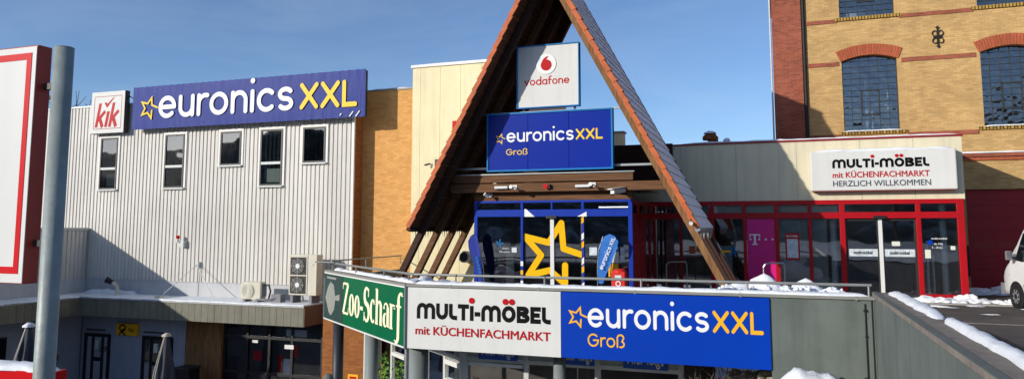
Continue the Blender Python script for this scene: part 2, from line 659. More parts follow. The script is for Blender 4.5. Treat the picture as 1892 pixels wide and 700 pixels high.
class Plane:
    """a sign face: origin, direction to the right, up, outward normal"""

    def __init__(self, o, u=(1, 0, 0), v=(0, 0, 1)):
        self.o = Vector(o)
        self.u = Vector(u).normalized()
        self.v = Vector(v).normalized()
        self.n = self.u.cross(self.v)

    def p(self, a, b, h=0.):
        return self.o + self.u * a + self.v * b + self.n * h


def add_strokes(mb, pl, strokes, w, tr, t=.005, caps=True, lift=0.):
    """strokes: list of (pts, width or widths); tr maps (x, y) to metres on the plane"""
    for k, st in enumerate(strokes):
        if isinstance(st, tuple) and len(st) == 2 and isinstance(st[0], list):
            pts, ws = st
        else:
            pts, ws = st, w
        r = strip(pts, ws, caps)
        H = t + lift + .0007 * (k % 4)
        if r[1] is None:
            mb.prism([pl.p(*tr(*q), H) for q in r[0]], pl.n * -(t * .95))
            continue
        Lp, Rp, ca, cb = r
        n = len(Lp)
        b = len(mb.v)
        for q in Lp + Rp:
            mb.v.append(tuple(pl.p(*tr(*q), H)))
        for q in Lp + Rp:
            mb.v.append(tuple(pl.p(*tr(*q), H - t * .95)))
        for i in range(n - 1):
            mb.f.append((b + i, b + i + 1, b + n + i + 1, b + n + i))
            mb.f.append((b + i, b + 2 * n + i, b + 2 * n + i + 1, b + i + 1))
            mb.f.append((b + n + i, b + n + i + 1, b + 3 * n + i + 1, b + 3 * n + i))
        for cp, i in ((ca, 0), (cb, n - 1)):
            if cp:
                ring = ([Rp[i]] if i == 0 else [Lp[i]]) + cp + ([Lp[i]] if i == 0 else [Rp[i]])
                mb.prism([pl.p(*tr(*q), H) for q in ring], pl.n * -(t * .95))


def word(text, w, gap=.16, gl=glyph):
    out = []
    x = 0
    for c in text:
        s, a = gl(c, w)
        for st in s:
            if isinstance(st, tuple):
                out.append(([(p[0] + x, p[1]) for p in st[0]], st[1]))
            else:
                out.append([(p[0] + x, p[1]) for p in st])
        x += a + gap
    return out, x - gap


def put_word(mb, pl, text, w, x0, x1, y0, xh, gap=.16, gl=glyph, caps=True, shear=0., t=.005, only=None):
    st, W = word(text, w, gap, gl)
    sx = (x1 - x0) / W
    add_strokes(mb, pl, st, w, lambda x, y: (x0 + (x + shear * y) * sx, y0 + y * xh), t, caps)


def star_pts(inner=.42, rot=0., cut=0):
    return [((1 if i % 2 == 0 else inner) * math.sin(2 * PI * i / 10 + rot), (1 if i % 2 == 0 else inner) * math.cos(2 * PI * i / 10 + rot)) for i in range(10)]


def put_star(mb, pl, cx, cy, r, w, rot=.25, t=.005):
    """five-pointed outline star whose last arm stays open"""
    s = star_pts(.45, rot)
    s = s[3:] + s[:3]
    path = s
    add_strokes(mb, pl, [path], w, lambda x, y: (cx + x * r, cy + y * r), t)


def font_text(name, txt, m, pl, x0, x1, y0, parent, height=None, bold=0., t=.008, shear=0.):
    cu = bpy.data.curves.new(name, 'FONT')
    cu.body = txt
    cu.offset = 0
    cu.extrude = 0
    cu.resolution_u = 3
    cu.shear = shear
    ob = bpy.data.objects.new(name, cu)
    COL.objects.link(ob)
    dg = bpy.context.evaluated_depsgraph_get()
    me = bpy.data.meshes.new_from_object(ob.evaluated_get(dg))
    bpy.data.objects.remove(ob)
    xs = [v.co.x for v in me.vertices]
    ys = [v.co.y for v in me.vertices]
    if not xs:
        return None
    sx = (x1 - x0) / (max(xs) - min(xs))
    cap = .73 if not any(c in txt for c in 'gpqy') else .73
    sy = (height / cap) if height else sx
    mx = min(xs)
    w = wloc(parent)
    V0 = [tuple(v.co) for v in me.vertices]
    F0 = [tuple(p.vertices) for p in me.polygons]
    bpy.data.meshes.remove(me)
    vs_, fs_ = [], []
    sh = [(0, 0, 0)] if not bold else [(0, 0, 0), (bold, 0, .001), (-bold, 0, .002), (0, bold, .003), (0, -bold, .004)]
    for dx, dy, dt in sh:
        k = len(vs_)
        vs_ += [tuple(pl.p(x0 + (v[0] - mx + dx) * sx, y0 + (v[1] + dy) * sy, t + dt) - w) for v in V0]
        fs_ += [tuple(i + k for i in f) for f in F0]
    me = bpy.data.meshes.new(name)
    me.from_pydata(vs_, [], fs_)
    me.materials.clear()
    me.materials.append(m)
    o = bpy.data.objects.new(name, me)
    COL.objects.link(o)
    o.parent = parent
    return o


# heavy furniture-shop letters (all about one unit high)
def heavy(c, w):
    h = w / 2
    if c == 'm':
        q = .43
        a = arc(q, 1 - q, q - h, q - h, 180, 0, 12)
        b = arc(q + 2 * (q - h), 1 - q, q - h, q - h, 180, 0, 12)
        return [[(h, 0), (h, 1 - q)] + a + [(a[-1][0], 0)], b + [(b[-1][0], 0)]], b[-1][0] + h
    if c == 'u':
        q = .46
        return [[(h, 1)] + arc(q, q, q - h, q - h, 180, 360, 14) + [(2 * q - h, 1)]], 2 * q
    if c == 'l':
        return [[(h, 1), (h, .34)] + arc(.34 + .1, .34, .44 - h, .34 - h, 180, 270, 8) + [(.62, h)]], .6
    if c == 't':
        return [[(.42, 0), (.42, 1 - h)], [(0, 1 - h), (.84, 1 - h)]], .84
    if c == 'i':
        return [[(h, 0), (h, .92)]], w
    if c == '-':
        return [[(0, .42), (.42, .42)]], .42
    if c == 'o':
        return [arc(.5, .5, .5 - h, .5 - h, 90, 450, 30)], 1.
    if c == 'b':
        return [[(h, 0), (h, 1)], [(h, 1 - h), (.52, 1 - h)] + arc(.52, .76 - h / 4, .22, .24 - h * .75, 90, -90, 8) + [(h, .52)], [(.5, .52)] + arc(.52, .26 + h / 4, .27, .26 - h * .75, 90, -90, 8) + [(h, h)]], .9
    if c == 'e':
        return [[(.74, 1 - h), (h, 1 - h), (h, h), (.74, h)], [(h, .5), (.66, .5)]], .74
    return [], .4


# condensed bold serif letters with thick stems and thin joins
def serif(c, w):
    K, T = .2, .075

    def ring(cx, cy, rx, ry, a0, a1, n=26):
        p = arc(cx, cy, rx, ry, a0, a1, n)
        ws = [T + (K - T) * abs(math.cos(R(a0 + (a1 - a0) * i / n))) ** 1.3 for i in range(n + 1)]
        return (p, ws)
    if c == 'Z':
        return [([(.06, 1.42), (.62, 1.42)], [T * 1.4] * 2), ([(.6, 1.4), (.08, .04)], [K, K]), ([(.06, .04), (.64, .04)], [T * 1.4] * 2), ([(.05, 1.42), (.03, 1.15)], [T, T * .6]), ([(.64, .04), (.67, .34)], [T, T * .6])], .7
    if c == 'o':
        return [ring(.29, .5, .19, .47, 90, 450)], .58
    if c == '-':
        return [([(.02, .48), (.3, .48)], [.16, .16])], .32
    if c == 'S':
        p = arc(.31, 1.08, .21, .34, 40, 250, 14) + arc(.31, .36, .23, .36, 80, -150, 14)
        n = len(p)
        ws = [T + (K * 1.15 - T) * math.sin(PI * i / (n - 1)) ** 1.2 for i in range(n)]
        return [(p, ws), ([(.5, 1.42), (.49, 1.05)], [T, T]), ([(.09, .36), (.07, -.02)], [T, T])], .62
    if c == 'c':
        return [ring(.29, .5, .19, .47, 50, 310), ([(.41, .8), (.41, .84)], [.13, .13])], .5
    if c == 'h':
        p = [(.17, .72)] + arc(.36, .72, .15, .24, 150, 0, 10) + [(.51, .03)]
        return [([(.13, 1.48), (.13, 0)], [K, K]), (p, [T] * 3 + [T + .02 * i for i in range(6)] + [K] * (len(p) - 9)), ([(.0, .03), (.26, .03)], [T, T]), ([(.4, .03), (.64, .03)], [T, T]), ([(0, 1.46), (.14, 1.46)], [T, T])], .66
    if c == 'a':
        return [([(.1, .72)] + arc(.27, .72, .17, .24, 160, 0, 10) + [(.44, .04)], [K * .8, T, T, T, T, T, T, T, .1, .13, .16, K, K]), ring(.23, .28, .13, .25, 70, 300, 16), ([(.42, .05), (.56, .06)], [T, T])], .56
    if c == 'r':
        return [([(.13, 1.0), (.13, 0)], [K, K]), (arc(.32, .76, .17, .2, 170, 50, 8), [T] * 9), ([(.41, .86), (.41, .82)], [.14, .14]), ([(0, .03), (.27, .03)], [T, T]), ([(0, .97), (.14, .97)], [T, T])], .5
    if c == 'f':
        p = arc(.42, 1.2, .2, .28, 60, 180, 10) + [(.2, -.2)] + arc(.02, -.2, .18, .26, 0, -110, 8)
        n = len(p)
        return [(p, [T + .01 * i for i in range(10)] + [K] * (n - 18) + [K - .015 * i for i in range(8)]), ([(.02, .96), (.44, .96)], [T, T]), ([(.5, 1.42), (.5, 1.38)], [.15, .15]), ([(-.06, -.42), (-.06, -.38)], [.14, .14])], .5
    return [], .3


# slanted discount-shop letters
def slanted(c, w):
    h = w / 2
    if c == 'k':
        return [[(h, 0), (h, 1.55)], [(h + .02, .42), (.72, 1.02)], [(.3, .62), (.74, 0)]], .8
    if c == 'i':
        return [[(h, 0), (h, 1.0)]], w
    return [], .3
# ================================================================== SETTING
struct(MB().quad((-400, -300, -4.7), (400, -300, -4.7), (400, 500, -4.7), (-400, 500, -4.7)).build('yard', M['yard']))
road = MB()
road.box(2.1, 160, -60, 120, -1.2, 0)
road.box(-62, 2.1, -60, 3.2, -1.2, -.004)
struct(road.build('road', M['asphalt']))
sf = MB()
for j in range(31):
    for i in range(61):
        x, y = -58 + 2.0 * i, -58 + 1.9 * j
        sf.v.append((x, y, .02 + .16 * max(0, noise.noise(Vector((x * .12, y * .2, 3))) + .25)))
for j in range(30):
    for i in range(60):
        k = j * 61 + i
        sf.f.append((k, k + 1, k + 62, k + 61))
struct(sf.build('snow_field', M['field']))
ter = MB()
ter.prism([(-12.7, 19.35, -.25), (-7.95, 15.35, -.25), (1.62, 15.35, -.25), (2.1, 15.35, -.25), (2.1, 24.7, -.25), (-14.6, 24.1, -.25), (-14.6, 23.5, -.25)], (0, 0, .25))
struct(ter.build('terrace', M['pave']))
kb = MB()
kb.box(2.11, 40, 23.32, 23.5, -.05, .03)
struct(kb.build('kerb_strip', M['kerb']))
struct(MB().box(2.11, 40, 18.98, 19.05, -.02, .012).build('drain_channel', M['concretetop']))

# retaining wall of the ramp, running towards the viewer
W = thing('ramp_wall', (1.9, 11, -4.7), 'grey concrete ramp wall at the right edge with snow along its top', 'wall')
MB().box(1.62, 2.12, 1.5, 15.36, -4.7, .82).build('wall', M['concrete'], W)
MB().box(1.605, 2.135, 1.48, 15.42, .82, .90).build('coping', M['concretetop'], W, bevel=.015)
tp = MB()
tp.box(1.60, 1.70, 1.47, 15.43, .9005, .912)
tp.build('coping_edge', M['concrete'], W)
sn = MB()
sn.ridge([(1.92, 15.3, .90), (1.95, 14.0, .90), (1.98, 12.6, .90), (1.97, 11.2, .90)], .20, .075, 1, taper=.5, wj=.5, hj=.2, n=10)
sn.ridge([(2.0, 10.85, .90), (2.02, 9.0, .90), (2.02, 6.5, .90), (2.02, 3.0, .90)], .17, .085, 2, taper=.12, hj=.2, n=10)
sn.build('snow_cap', M['snow'], W, smooth=True)

# ---- terrace parapet with three sign faces
PE = (-12.85, 19.3)
PC = (-7.97, 15.2)
dz = Vector((PC[0] - PE[0], PC[1] - PE[1], 0))
zl = dz.length
zu = dz.normalized()
zn = Vector((zu.y, -zu.x, 0))
Pp = thing('terrace_parapet', (-3, 15.3, -4.7), 'grey parapet along the terrace edge carrying the white and blue sign faces', 'parapet')
pb = MB()
pb.box(PC[0], 1.60, 15.235, 15.40, -.60, .775)
pb.obox((*(Vector((PE[0], PE[1], 0)) + dz / 2 - zn * .12).xy, .0875), zu * (zl / 2), zn * .08, (0, 0, .6875))
pb.box(PE[0] - .15, PE[0] - .02, PE[1] + .1, 24.1, -.6, .6)
pb.build('parapet_wall', M['concrete'], Pp)
MB().box(-.20, 1.615, 15.205, 15.24, -3.6, .78).build('blank_panel', M['concrete'], Pp)
cp = MB()
cp.box(PC[0] - .02, 1.62, 15.16, 15.46, .775, .83)
cp.obox((*(Vector((PE[0], PE[1], 0)) + dz / 2 - zn * .1).xy, .802), zu * (zl / 2 + .02), zn * .16, (0, 0, .0275))
for i in range(5):
    cp.box(-6.9 + 2.05 * i, -6.86 + 2.05 * i, 15.155, 15.46, .76, .834)
cp.build('coping', M['coping'], Pp)
cs = MB()
cs.ridge([(PC[0] + .15, 15.33, .83), (-4, 15.32, .83), (1.55, 15.32, .83)], .24, .06, 3, taper=.2, hj=.5)
cs.ridge([(PE[0] + .3, PE[1] + .1, .83), (PC[0] + .1, PC[1] + .22, .83)], .22, .06, 4, taper=.2, hj=.9)
cs.build('snow_cap', M['snow'], Pp, smooth=True)
MB().cyl((1.46, 15.19, .70), (1.46, 15.19, -.62), .013).cyl((1.46, 15.19, -.62), (1.28, 15.19, -.72), .018).cyl((1.28, 15.19, -.72), (.82, 15.19, -.70), .016).box(1.43, 1.49, 15.17, 15.2, .56, .6).box(1.44, 1.48, 15.17, 15.2, .1, .125).box(1.565, 1.585, 15.19, 15.21, -3, .78).build('cable', M['black_plastic'], Pp)

# white furniture sign
PW = Plane((0, 15.17, 0))
sg = thing('white_sign', (-6.15, 15.17, -.6), 'long white sign with heavy black letters on the terrace parapet', 'sign')
MB().box(-7.955, -4.345, 15.17, 15.23, -.595, .757).build('panel', M['white'], sg, bevel=.008)
b = MB()
x0, z0 = PX(770, 593, 15.17)
x1, _ = PX(1017, 593, 15.17)
ztop = PX(890, 563, 15.17)[1]
zb = PX(890, 594, 15.17)[1]


def furniture_logo(pl, parent, xa, xb, yb, hh, xdot=.2):
    mb = MB()
    t1, W = word('multi-mobel', .27, .085, heavy)
    sx = (xb - xa) / W
    add_strokes(mb, pl, t1, .27, lambda x, y: (xa + x * sx, yb + y * hh), .005, False)
    mb.build('lettering', M['black'], parent)
    # red dots over i and o
    pos = []
    x = 0
    for c in 'multi-mobel':
        a = heavy(c, .27)[1]
        pos.append((x, a))
        x += a + .085
    rr = .185
    cs_ = [pos[4][0] + pos[4][1] / 2, pos[7][0] + .5 - .235, pos[7][0] + .5 + .235]
    for cx in cs_:
        o = MB().prism([pl.p(xa + cx * sx + rr * hh * 1.05 * math.cos(2 * PI * k / 22), yb + 1.24 * hh + rr * hh * math.sin(2 * PI * k / 22), .014) for k in range(22)], pl.n * -.012).build('letter_dot', M['red'], parent)


furniture_logo(PW, sg, x0, x1, PX(890, 593, 15.17)[1], .35)
xa, za = PX(768, 617, 15.17)
xb, _ = PX(1017, 620, 15.17)
font_text('subtitle', 'mit KÜCHENFACHMARKT', M['red'], PW, xa, xb, -.268, sg, .185, .018)

# blue electronics sign on the parapet
sg = thing('blue_sign', (-2.3, 15.17, -.6), 'long cobalt blue sign with white and amber letters on the terrace parapet', 'sign')
MB().box(-4.335, -.2, 15.165, 15.23, -.59, .757).build('panel', M['blue'], sg, bevel=.008)
PB = Plane((0, 15.165, 0))


def electronics_logo(pl, parent, Y, star, word_px, xxl_px, base_px, xh, wcol, ycol, gross=None):
    """star, white word, yellow XXL, optional yellow second line; px measured on plane Y"""
    mb = MB()
    (sx, sy), sr = star
    cx, cz = PX(sx, sy, Y)
    put_star(mb, pl, cx, cz, sr, .17, .3)
    mb.build('star', ycol, parent)
    mb = MB()
    xa, zb_ = PX(word_px[0], base_px, Y)
    xb_, _ = PX(word_px[1], base_px, Y)
    put_word(mb, pl, 'euronics', .2, xa, xb_, zb_, xh, .14)
    mb.build('lettering', wcol, parent)
    mb = MB()
    xa, _ = PX(xxl_px[0], base_px, Y)
    xb_, _ = PX(xxl_px[1], base_px, Y)
    put_word(mb, pl, 'XXL', .2, xa, xb_, zb_, xh * .98, .14)
    mb.build('size_letters', ycol, parent)
    if gross:
        mb = MB()
        xa, zg = PX(gross[0], gross[2], Y)
        xb_, _ = PX(gross[1], gross[2], Y)
        put_word(mb, pl, 'GroB', .17, xa, xb_, zg, gross[3], .16)
        mb.build('second_line', ycol, parent)


electronics_logo(PB, sg, 15.165, ((1067, 585), .20), (1086, 1310), (1317, 1411), 603.5, .39, M['letter'], M['amber'], (1086, 1155, 639, .2))

# green pet shop sign on the slanted parapet face
sg = thing('green_sign', (*PE, -.6), 'green sign with condensed cream serif letters on the slanted parapet side', 'sign')
o0 = Vector((PE[0], PE[1], 0)) + zn * .04
PZ = Plane((o0.x, o0.y, 0), zu)


def zpt(a, b, h=0):
    return PZ.p(a, b, h)


zs = 1.78      # where the faded end panel stops
b = MB()
b.obox(zpt((zs + zl) / 2, .087, -.03), zu * ((zl - zs) / 2 - .03), (0, 0, .655), zn * .03)
b.build('panel', M['green'], sg)
b = MB()
b.obox(zpt(zs / 2, .087, -.03), zu * (zs / 2), (0, 0, .655), zn * .028)
o = b.build('faded_end_panel', M['dimgreen'], sg)
o['label'] = 'dark faded end panel with a grey fish'
b = MB()
for z in (-.585, .755):
    b.obox(zpt(zl / 2, z, -.02), zu * (zl / 2), (0, 0, .018), zn * .035)
b.build('frame', M['whitealu'], sg)
b = MB()
pts = [(.12, .0), (.35, .32), (.62, .50), (.95, .42), (1.08, .12), (1.5, .2), (1.5, .02), (1.1, .0), (1.02, -.26), (.72, -.46), (.5, -.4), (.3, -.18)]
b.prism([zpt(x, z + .02, .006) for x, z in pts], zn * -.005)
b.prism([zpt(.25 + x * .9, .60 + z, .006) for x, z in ((0, 0), (1, 0), (1, .06), (0, .06))], zn * -.005)
b.build('fish_print', M['fish'], sg)
b = MB()
st, W_ = word('Zoo-Scharf', .2, .03, serif)
sx = (zl - zs - .2) / W_
add_strokes(b, PZ, st, .2, lambda x, y: (zs + .02 + x * sx, -.27 + y * .58), .006, False)
b.build('lettering', M['cream_letter'], sg)
b = MB()
b.obox((PC[0] + .0, PC[1] - .02, .085), zu * .035, (0, 0, .69), zn * .045)
b.cyl((PC[0], PC[1] + .02, -.6), (PC[0], PC[1] + .02, -4.7), .05)
tag(b.build('corner_post', M['alu']), 'slim aluminium post at the corner between green and white signs', 'post')

# railing
rl = thing('terrace_railing', (-3, 15.3, .83), 'thin galvanised pipe railing above the snowy parapet', 'railing')
r3 = Vector((PC[0] + .08, PC[1] + .18, 1.03))
r2 = Vector((PE[0] + .1, PE[1] + .1, 1.03))
b = MB()
b.tube([(1.60, 15.34, 1.03), r3, r2], .028)
b.tube([r2 + Vector((0, 0, .06)), (PE[0] + .02, 24.0, 1.09)], .022)
b.tube([r2 + Vector((-.5, -.1, .03)), r2 + Vector((.3, -.3, .03))], .022)
b.build('handrail', M['rail'], rl)
for p in [(x, 15.34) for x in (1.55, -.6, -2.68, -4.75, -6.83)] + [tuple(r2.lerp(r3, t).xy) for t in (.02, .36, .7, .95)] + [(PE[0] + .05, 21.5), (PE[0] + .04, 23.9)]:
    MB().cyl((p[0], p[1], .80), (p[0], p[1], 1.05), .02, n=8).build('railing_post', M['rail'], rl)

# supports below the terrace
lab = ['anthracite column under the far end of the green sign', 'grey round column under the middle of the green sign', 'grey round column under the left end of the white sign', 'slimmer grey column below the joint of white and blue signs']
for (x, y, r, m), l in zip([(-12.62, 19.68, .16, 'darkcol'), (-10.39, 17.82, .175, 'column'), (-8.1, 16.05, .24, 'column'), (-4.62, 16.0, .135, 'column')], lab):
    c = thing('support_column', (x, y, -4.7), l, 'column', 'columns under the terrace')
    MB().cyl((x, y, -4.7), (x, y, -.72), r, n=28).build('shaft', M[m], c, smooth=True)
    MB().cyl((x, y, -.72), (x, y, -.25), r * 1.05, n=24).build('head', M['darkcol'], c)

# ---- glazed shop under the terrace
G = thing('lower_shop_front', (-5, 17.2, -4.7), 'grey framed shop windows set back below the terrace', 'shop front')
fr = MB()
Yg = 17.0
for x in (-7.3, -5.72, -4.0, -2.12):
    fr.box(x - .06, x + .06, Yg - .04, Yg + .06, -4.7, -.27)
fr.box(-7.3, -2.1, Yg - .03, Yg + .05, -1.12, -1.02)
fr.box(-7.3, -2.1, Yg - .03, Yg + .05, -.5, -.27)
u2 = zu
c0 = Vector((-7.35, Yg, 0))


def cz_(a, z, off=0):
    return c0 - u2 * a + zn * off + Vector((0, 0, z))


for a in (.05, 1.0, 2.2, 3.5, 4.7, 5.9, 7.1):
    fr.obox(cz_(a, -2.5), u2 * .06, zn * .05, (0, 0, 2.2))
fr.obox(cz_(3.6, -1.12), u2 * 3.6, zn * .04, (0, 0, .05))
fr.obox(cz_(3.6, -.4), u2 * 3.6, zn * .04, (0, 0, .12))
fr.build('frame', M['greyframe'], G)
fr = MB()
fr.obox(cz_(.5, -1.28, .02), u2 * .45, zn * .05, (0, 0, .06))
fr.obox(cz_(.5, -1.75, .02), u2 * .45, zn * .05, (0, 0, .06))
fr.obox(cz_(4.15, -1.62, .02), u2 * .5, zn * .05, (0, 0, .05))
fr.box(-7.2, -5.8, Yg - .05, Yg + .03, -1.22, -1.14)
fr.build('white_rail', M['whitealu'], G)
gl = MB()
for xa, xb in ((-7.24, -5.78), (-5.66, -4.06), (-3.94, -2.18)):
    gl.quad((xa, Yg + .03, -4.7), (xb, Yg + .03, -4.7), (xb, Yg + .03, -1.12), (xa, Yg + .03, -1.12))
gl.quad(cz_(0.1, -4.7), cz_(7.1, -4.7), cz_(7.1, -.5), cz_(0.1, -.5))
gl.build('pane', M['glass'], G)
fp = MB()
fp.box(-7.24, -2.18, Yg + .02, Yg + .04, -1.02, -.5)
fp.build('grey_panel', M['greyframe'], G)
pn = Plane((0, Yg - .035, 0))
for xa, xb in ((-6.94, -5.94), (-4.92, -4.02), (-3.4, -2.4)):
    o = MB().box(xa, xb, Yg - .033, Yg + .015, -1.06, -.62).build('notice_board', M['boardblue'], G)
    font_text('notice_text', 'Hier folgt', M['letter'], pn, xa + .1, xb - .1, -.95, o, .26, .022)
it = MB()
it.box(-12.8, -1.9, 23.0, 23.1, -4.7, -.26)
it.box(-12.8, -1.9, 17.2, 23.0, -4.72, -4.69)
it.build('interior', M['roomwarm'], G)
gd = MB()
for i, (x, y, z, w, h) in enumerate(((-6.6, 17.9, -1.75, .5, .3), (-5.9, 18.0, -1.9, .6, .25), (-5.1, 17.8, -1.7, .5, .2), (-4.4, 18.1, -1.8, .6, .3), (-3.3, 17.9, -1.65, .5, .25), (-2.7, 18.2, -1.9, .4, .4), (-7.0, 17.7, -2.1, .4, .5))):
    gd.box(x - w / 2, x + w / 2, y - .25, y + .25, z - h, z)
    gd.box(x - w / 2, x + w / 2, y - .2, y + .2, -4.7, z - h - .05)
gd.build('display_goods', M['paper'], G)
pl_ = MB()
rnd = random.Random(4)
for a0 in (.45, 4.1, 5.3):
    for k in range(150):
        p = cz_(a0 + rnd.gauss(0, .25), -2.0 - abs(rnd.gauss(0, .4)) + .25 * rnd.random(), -.1 + rnd.uniform(-.15, .3))
        d = Vector((rnd.uniform(-1, 1), rnd.uniform(-1, 1), rnd.uniform(-.3, 1))).normalized() * rnd.uniform(.06, .16)
        s = d.orthogonal().normalized() * .035
        pl_.quad(p - s * .3, p + d * .5 - s, p + d, p + d * .5 + s)
pl_.build('display_plant', M['leaf'], G)
# brick pier beside the shop
bp_ = MB()
p = cz_(7.2, 0)
bp_.box(p.x - 1.62, p.x, p.y, p.y + 1.9, -4.7, -.26)
tag(bp_.build('brick_pier', M['lowbrick']), 'orange brown brick pier below the green sign', 'pier')
# rubble bank and planter right of the shop
rk = MB()
for k in range(90):
    t = rnd.random()
    x = -2.0 + 2.0 * t + rnd.uniform(-.3, .3)
    y = 15.7 + rnd.uniform(0, 1.2)
    z = -1.62 + .75 * t + rnd.uniform(-.1, .1) + (y - 15.6) * .1
    r = rnd.uniform(.05, .13)
    rk.dome((x, y, z), r, r * .8, r * .7, 7, 4, k, .35, full=True)
rk.prism([(-2.4, 15.6, -4.7), (-2.4, 15.6, -1.75), (.1, 15.6, -.85), (1.6, 15.6, -.85), (1.6, 15.6, -4.7)], (0, 2.2, 0))
struct(rk.build('rubble_bank', M['rock']), 'stuff')
tw = MB()
for k in range(26):
    x = rnd.uniform(-1.9, -.7)
    p0 = Vector((x, 15.75 + rnd.uniform(0, .5), -1.5))
    p1 = p0 + Vector((rnd.uniform(-.3, .4), rnd.uniform(-.2, .2), rnd.uniform(.4, .9)))
    p2 = p1 + Vector((rnd.uniform(-.25, .25), rnd.uniform(-.2, .2), rnd.uniform(.1, .3)))
    tw.tube([p0, p1, p2], .008, 5)
tag(tw.build('leafless_shrub', M['twig']), 'leafless brown twigs of a shrub under the right end of the blue sign', 'shrub')
pt = thing('planter_wall', (.7, 14.6, -4.7), 'low planter wall with a thick snow cushion before the grey panel', 'planter')
MB().box(-.15, 1.6, 14.3, 14.5, -4.7, -.86).box(.55, 1.6, 14.5, 15.1, -4.7, -.84).build('wall', M['concretetop'], pt)
sn = MB()
sn.ridge([(-.16, 14.75, -.90), (.25, 14.8, -.80), (.75, 14.85, -.86), (1.2, 14.95, -.92)], .62, .34, 12, n=12, step=.06, taper=.4, hj=.25)
sn.build('snow_cap', M['snow'], pt, smooth=True)
# ================================================================== LEFT HALL WITH RIBBED METAL CLADDING
YL = 23.6
H = thing('metal_hall', (-24, 28, -4.7), 'flat hall with pale ribbed metal cladding and five narrow windows', 'building')
# trapezoid sheet, one profile
prof = []
x = -40.
pitch = .19
while x < -14.70:
    prof += [(x, YL), (x + .105, YL), (x + .125, YL + .032), (x + .17, YL + .032)]
    x += pitch
prof = [p for p in prof if p[0] < -14.74] + [(-14.74, YL)]
b = MB()
zt, zb_ = 7.25, -.03
k = 0
for p in prof:
    b.v += [(p[0], p[1], zb_), (p[0], p[1], zt)]
for i in range(len(prof) - 1):
    b.f.append((2 * i, 2 * i + 2, 2 * i + 3, 2 * i + 1))
b.build('cladding', M['clad'], H)
MB().box(-40, -14.70, YL + .05, 35, -4.7, 7.2).build('wall', M['plaster'], H)
b = MB()
b.box(-40, -14.62, YL - .03, YL + .3, 7.245, 7.31)
b.box(-14.74, -14.64, YL - .025, YL + .05, -.55, 7.25)
b.build('edge_trim', M['trim'], H)
MB().box(-14.70, -14.655, YL + .051, 24.3, -4.7, 7.2).build('brick_return', M['lowbrick'], H)
b = MB()
b.box(-27.5, -14.64, YL - .02, YL + .049, -.62, -.035)
b.box(-27.5, -14.64, YL - .05, YL + .02, -.05, -.03)
b.build('base_flashing', M['cladbase'], H)
sn = MB()
sn.ridge([(-39, YL + .3, 7.31), (-27, YL + .3, 7.31), (-15, YL + .3, 7.31)], .5, .05, 6)
sn.build('roof_snow', M['snow'], H, smooth=True)


def win(x0, x1, z0, z1, two, paper=None):
    y = YL
    f = MB()
    w = .065
    f.box(x0, x0 + w, y - .05, y + .03, z0, z1)
    f.box(x1 - w, x1, y - .05, y + .03, z0, z1)
    f.box(x0 + w, x1 - w, y - .05, y + .03, z1 - w, z1)
    f.box(x0 + w, x1 - w, y - .05, y + .03, z0, z0 + w)
    o = f.build('window', M['darkframe'], H)
    zm = z0 + (z1 - z0) * .40
    if two:
        MB().box(x0 + w, x1 - w, y - .055, y + .03, zm - .05, zm + .05).build('crossbar', M['greyframe'], o)
    MB().quad((x0 + w, y - .02, z0 + w), (x1 - w, y - .02, z0 + w), (x1 - w, y - .02, z1 - w), (x0 + w, y - .02, z1 - w)).build('pane', M['glassdark'], o)
    MB().box(x0 + w, x1 - w, y + .0, y + .03, z0 + w, z1 - w).build('dim_room', M['room'], o)
    MB().box(x0 - .06, x1 + .06, y - .1, y + .0, z0 - .06, z0).build('sill', M['greyframe'], o)
    t = MB()
    t.box(x0 - .10, x0, y - .03, y + .02, z0 - .02, z1 + .1)
    t.box(x1, x1 + .10, y - .03, y + .02, z0 - .02, z1 + .1)
    t.box(x0, x1, y - .03, y + .02, z1, z1 + .1)
    t.build('surround', M['trim'], o)
    if paper:
        p = MB()
        for a, c, d, e in paper:
            p.box(x0 + (x1 - x0) * a, x0 + (x1 - x0) * c, y - .012, y - .006, z0 + (z1 - z0) * d, z0 + (z1 - z0) * e)
        p.build('paper_sheet', M['paper'], o)


win(-27.05, -26.1, 3.69, 5.87, True, [(.42, .9, .06, .30)])
win(-23.55, -22.55, 3.69, 5.87, True)
win(-20.75, -19.74, 4.53, 5.87, False)
win(-18.82, -17.79, 3.69, 5.87, True, [(.32, .9, .06, .30)])
win(-16.87, -15.87, 4.52, 5.87, False)

# low wing on the left, its eaves throw the slanting shadow
w_ = MB()
prof = []
y = 12.0
while y < 23.5:
    prof += [(-27.5, y), (-27.5, y + .105), (-27.54, y + .125), (-27.54, y + .17)]
    y += pitch
b = MB()
for p in prof:
    b.v += [(p[0], p[1], 0.0), (p[0], p[1], 1.98)]
for i in range(len(prof) - 1):
    b.f.append((2 * i, 2 * i + 2, 2 * i + 3, 2 * i + 1))
b.build('wing_cladding', M['clad'], H)
MB().box(-40, -27.55, 12.0, 23.55, -4.7, 1.95).build('wing', M['plaster'], H)
MB().box(-40, -27.44, 11.95, 23.54, 1.98, 2.08).box(-27.6, -27.47, 11.95, 23.57, -.62, 0.0).build('wing_edge', M['cladbase'], H)
MB().box(-28.4, -28.0, 22.3, 22.7, 2.08, 2.24).build('vent_box', M['acbody'], H)
MB().box(-27.49, -27.42, 14, 22.5, -3.2, -3.0).box(-27.49, -27.45, 18.0, 20.3, -4.0, -2.0).build('wing_window', M['carglass'], H)

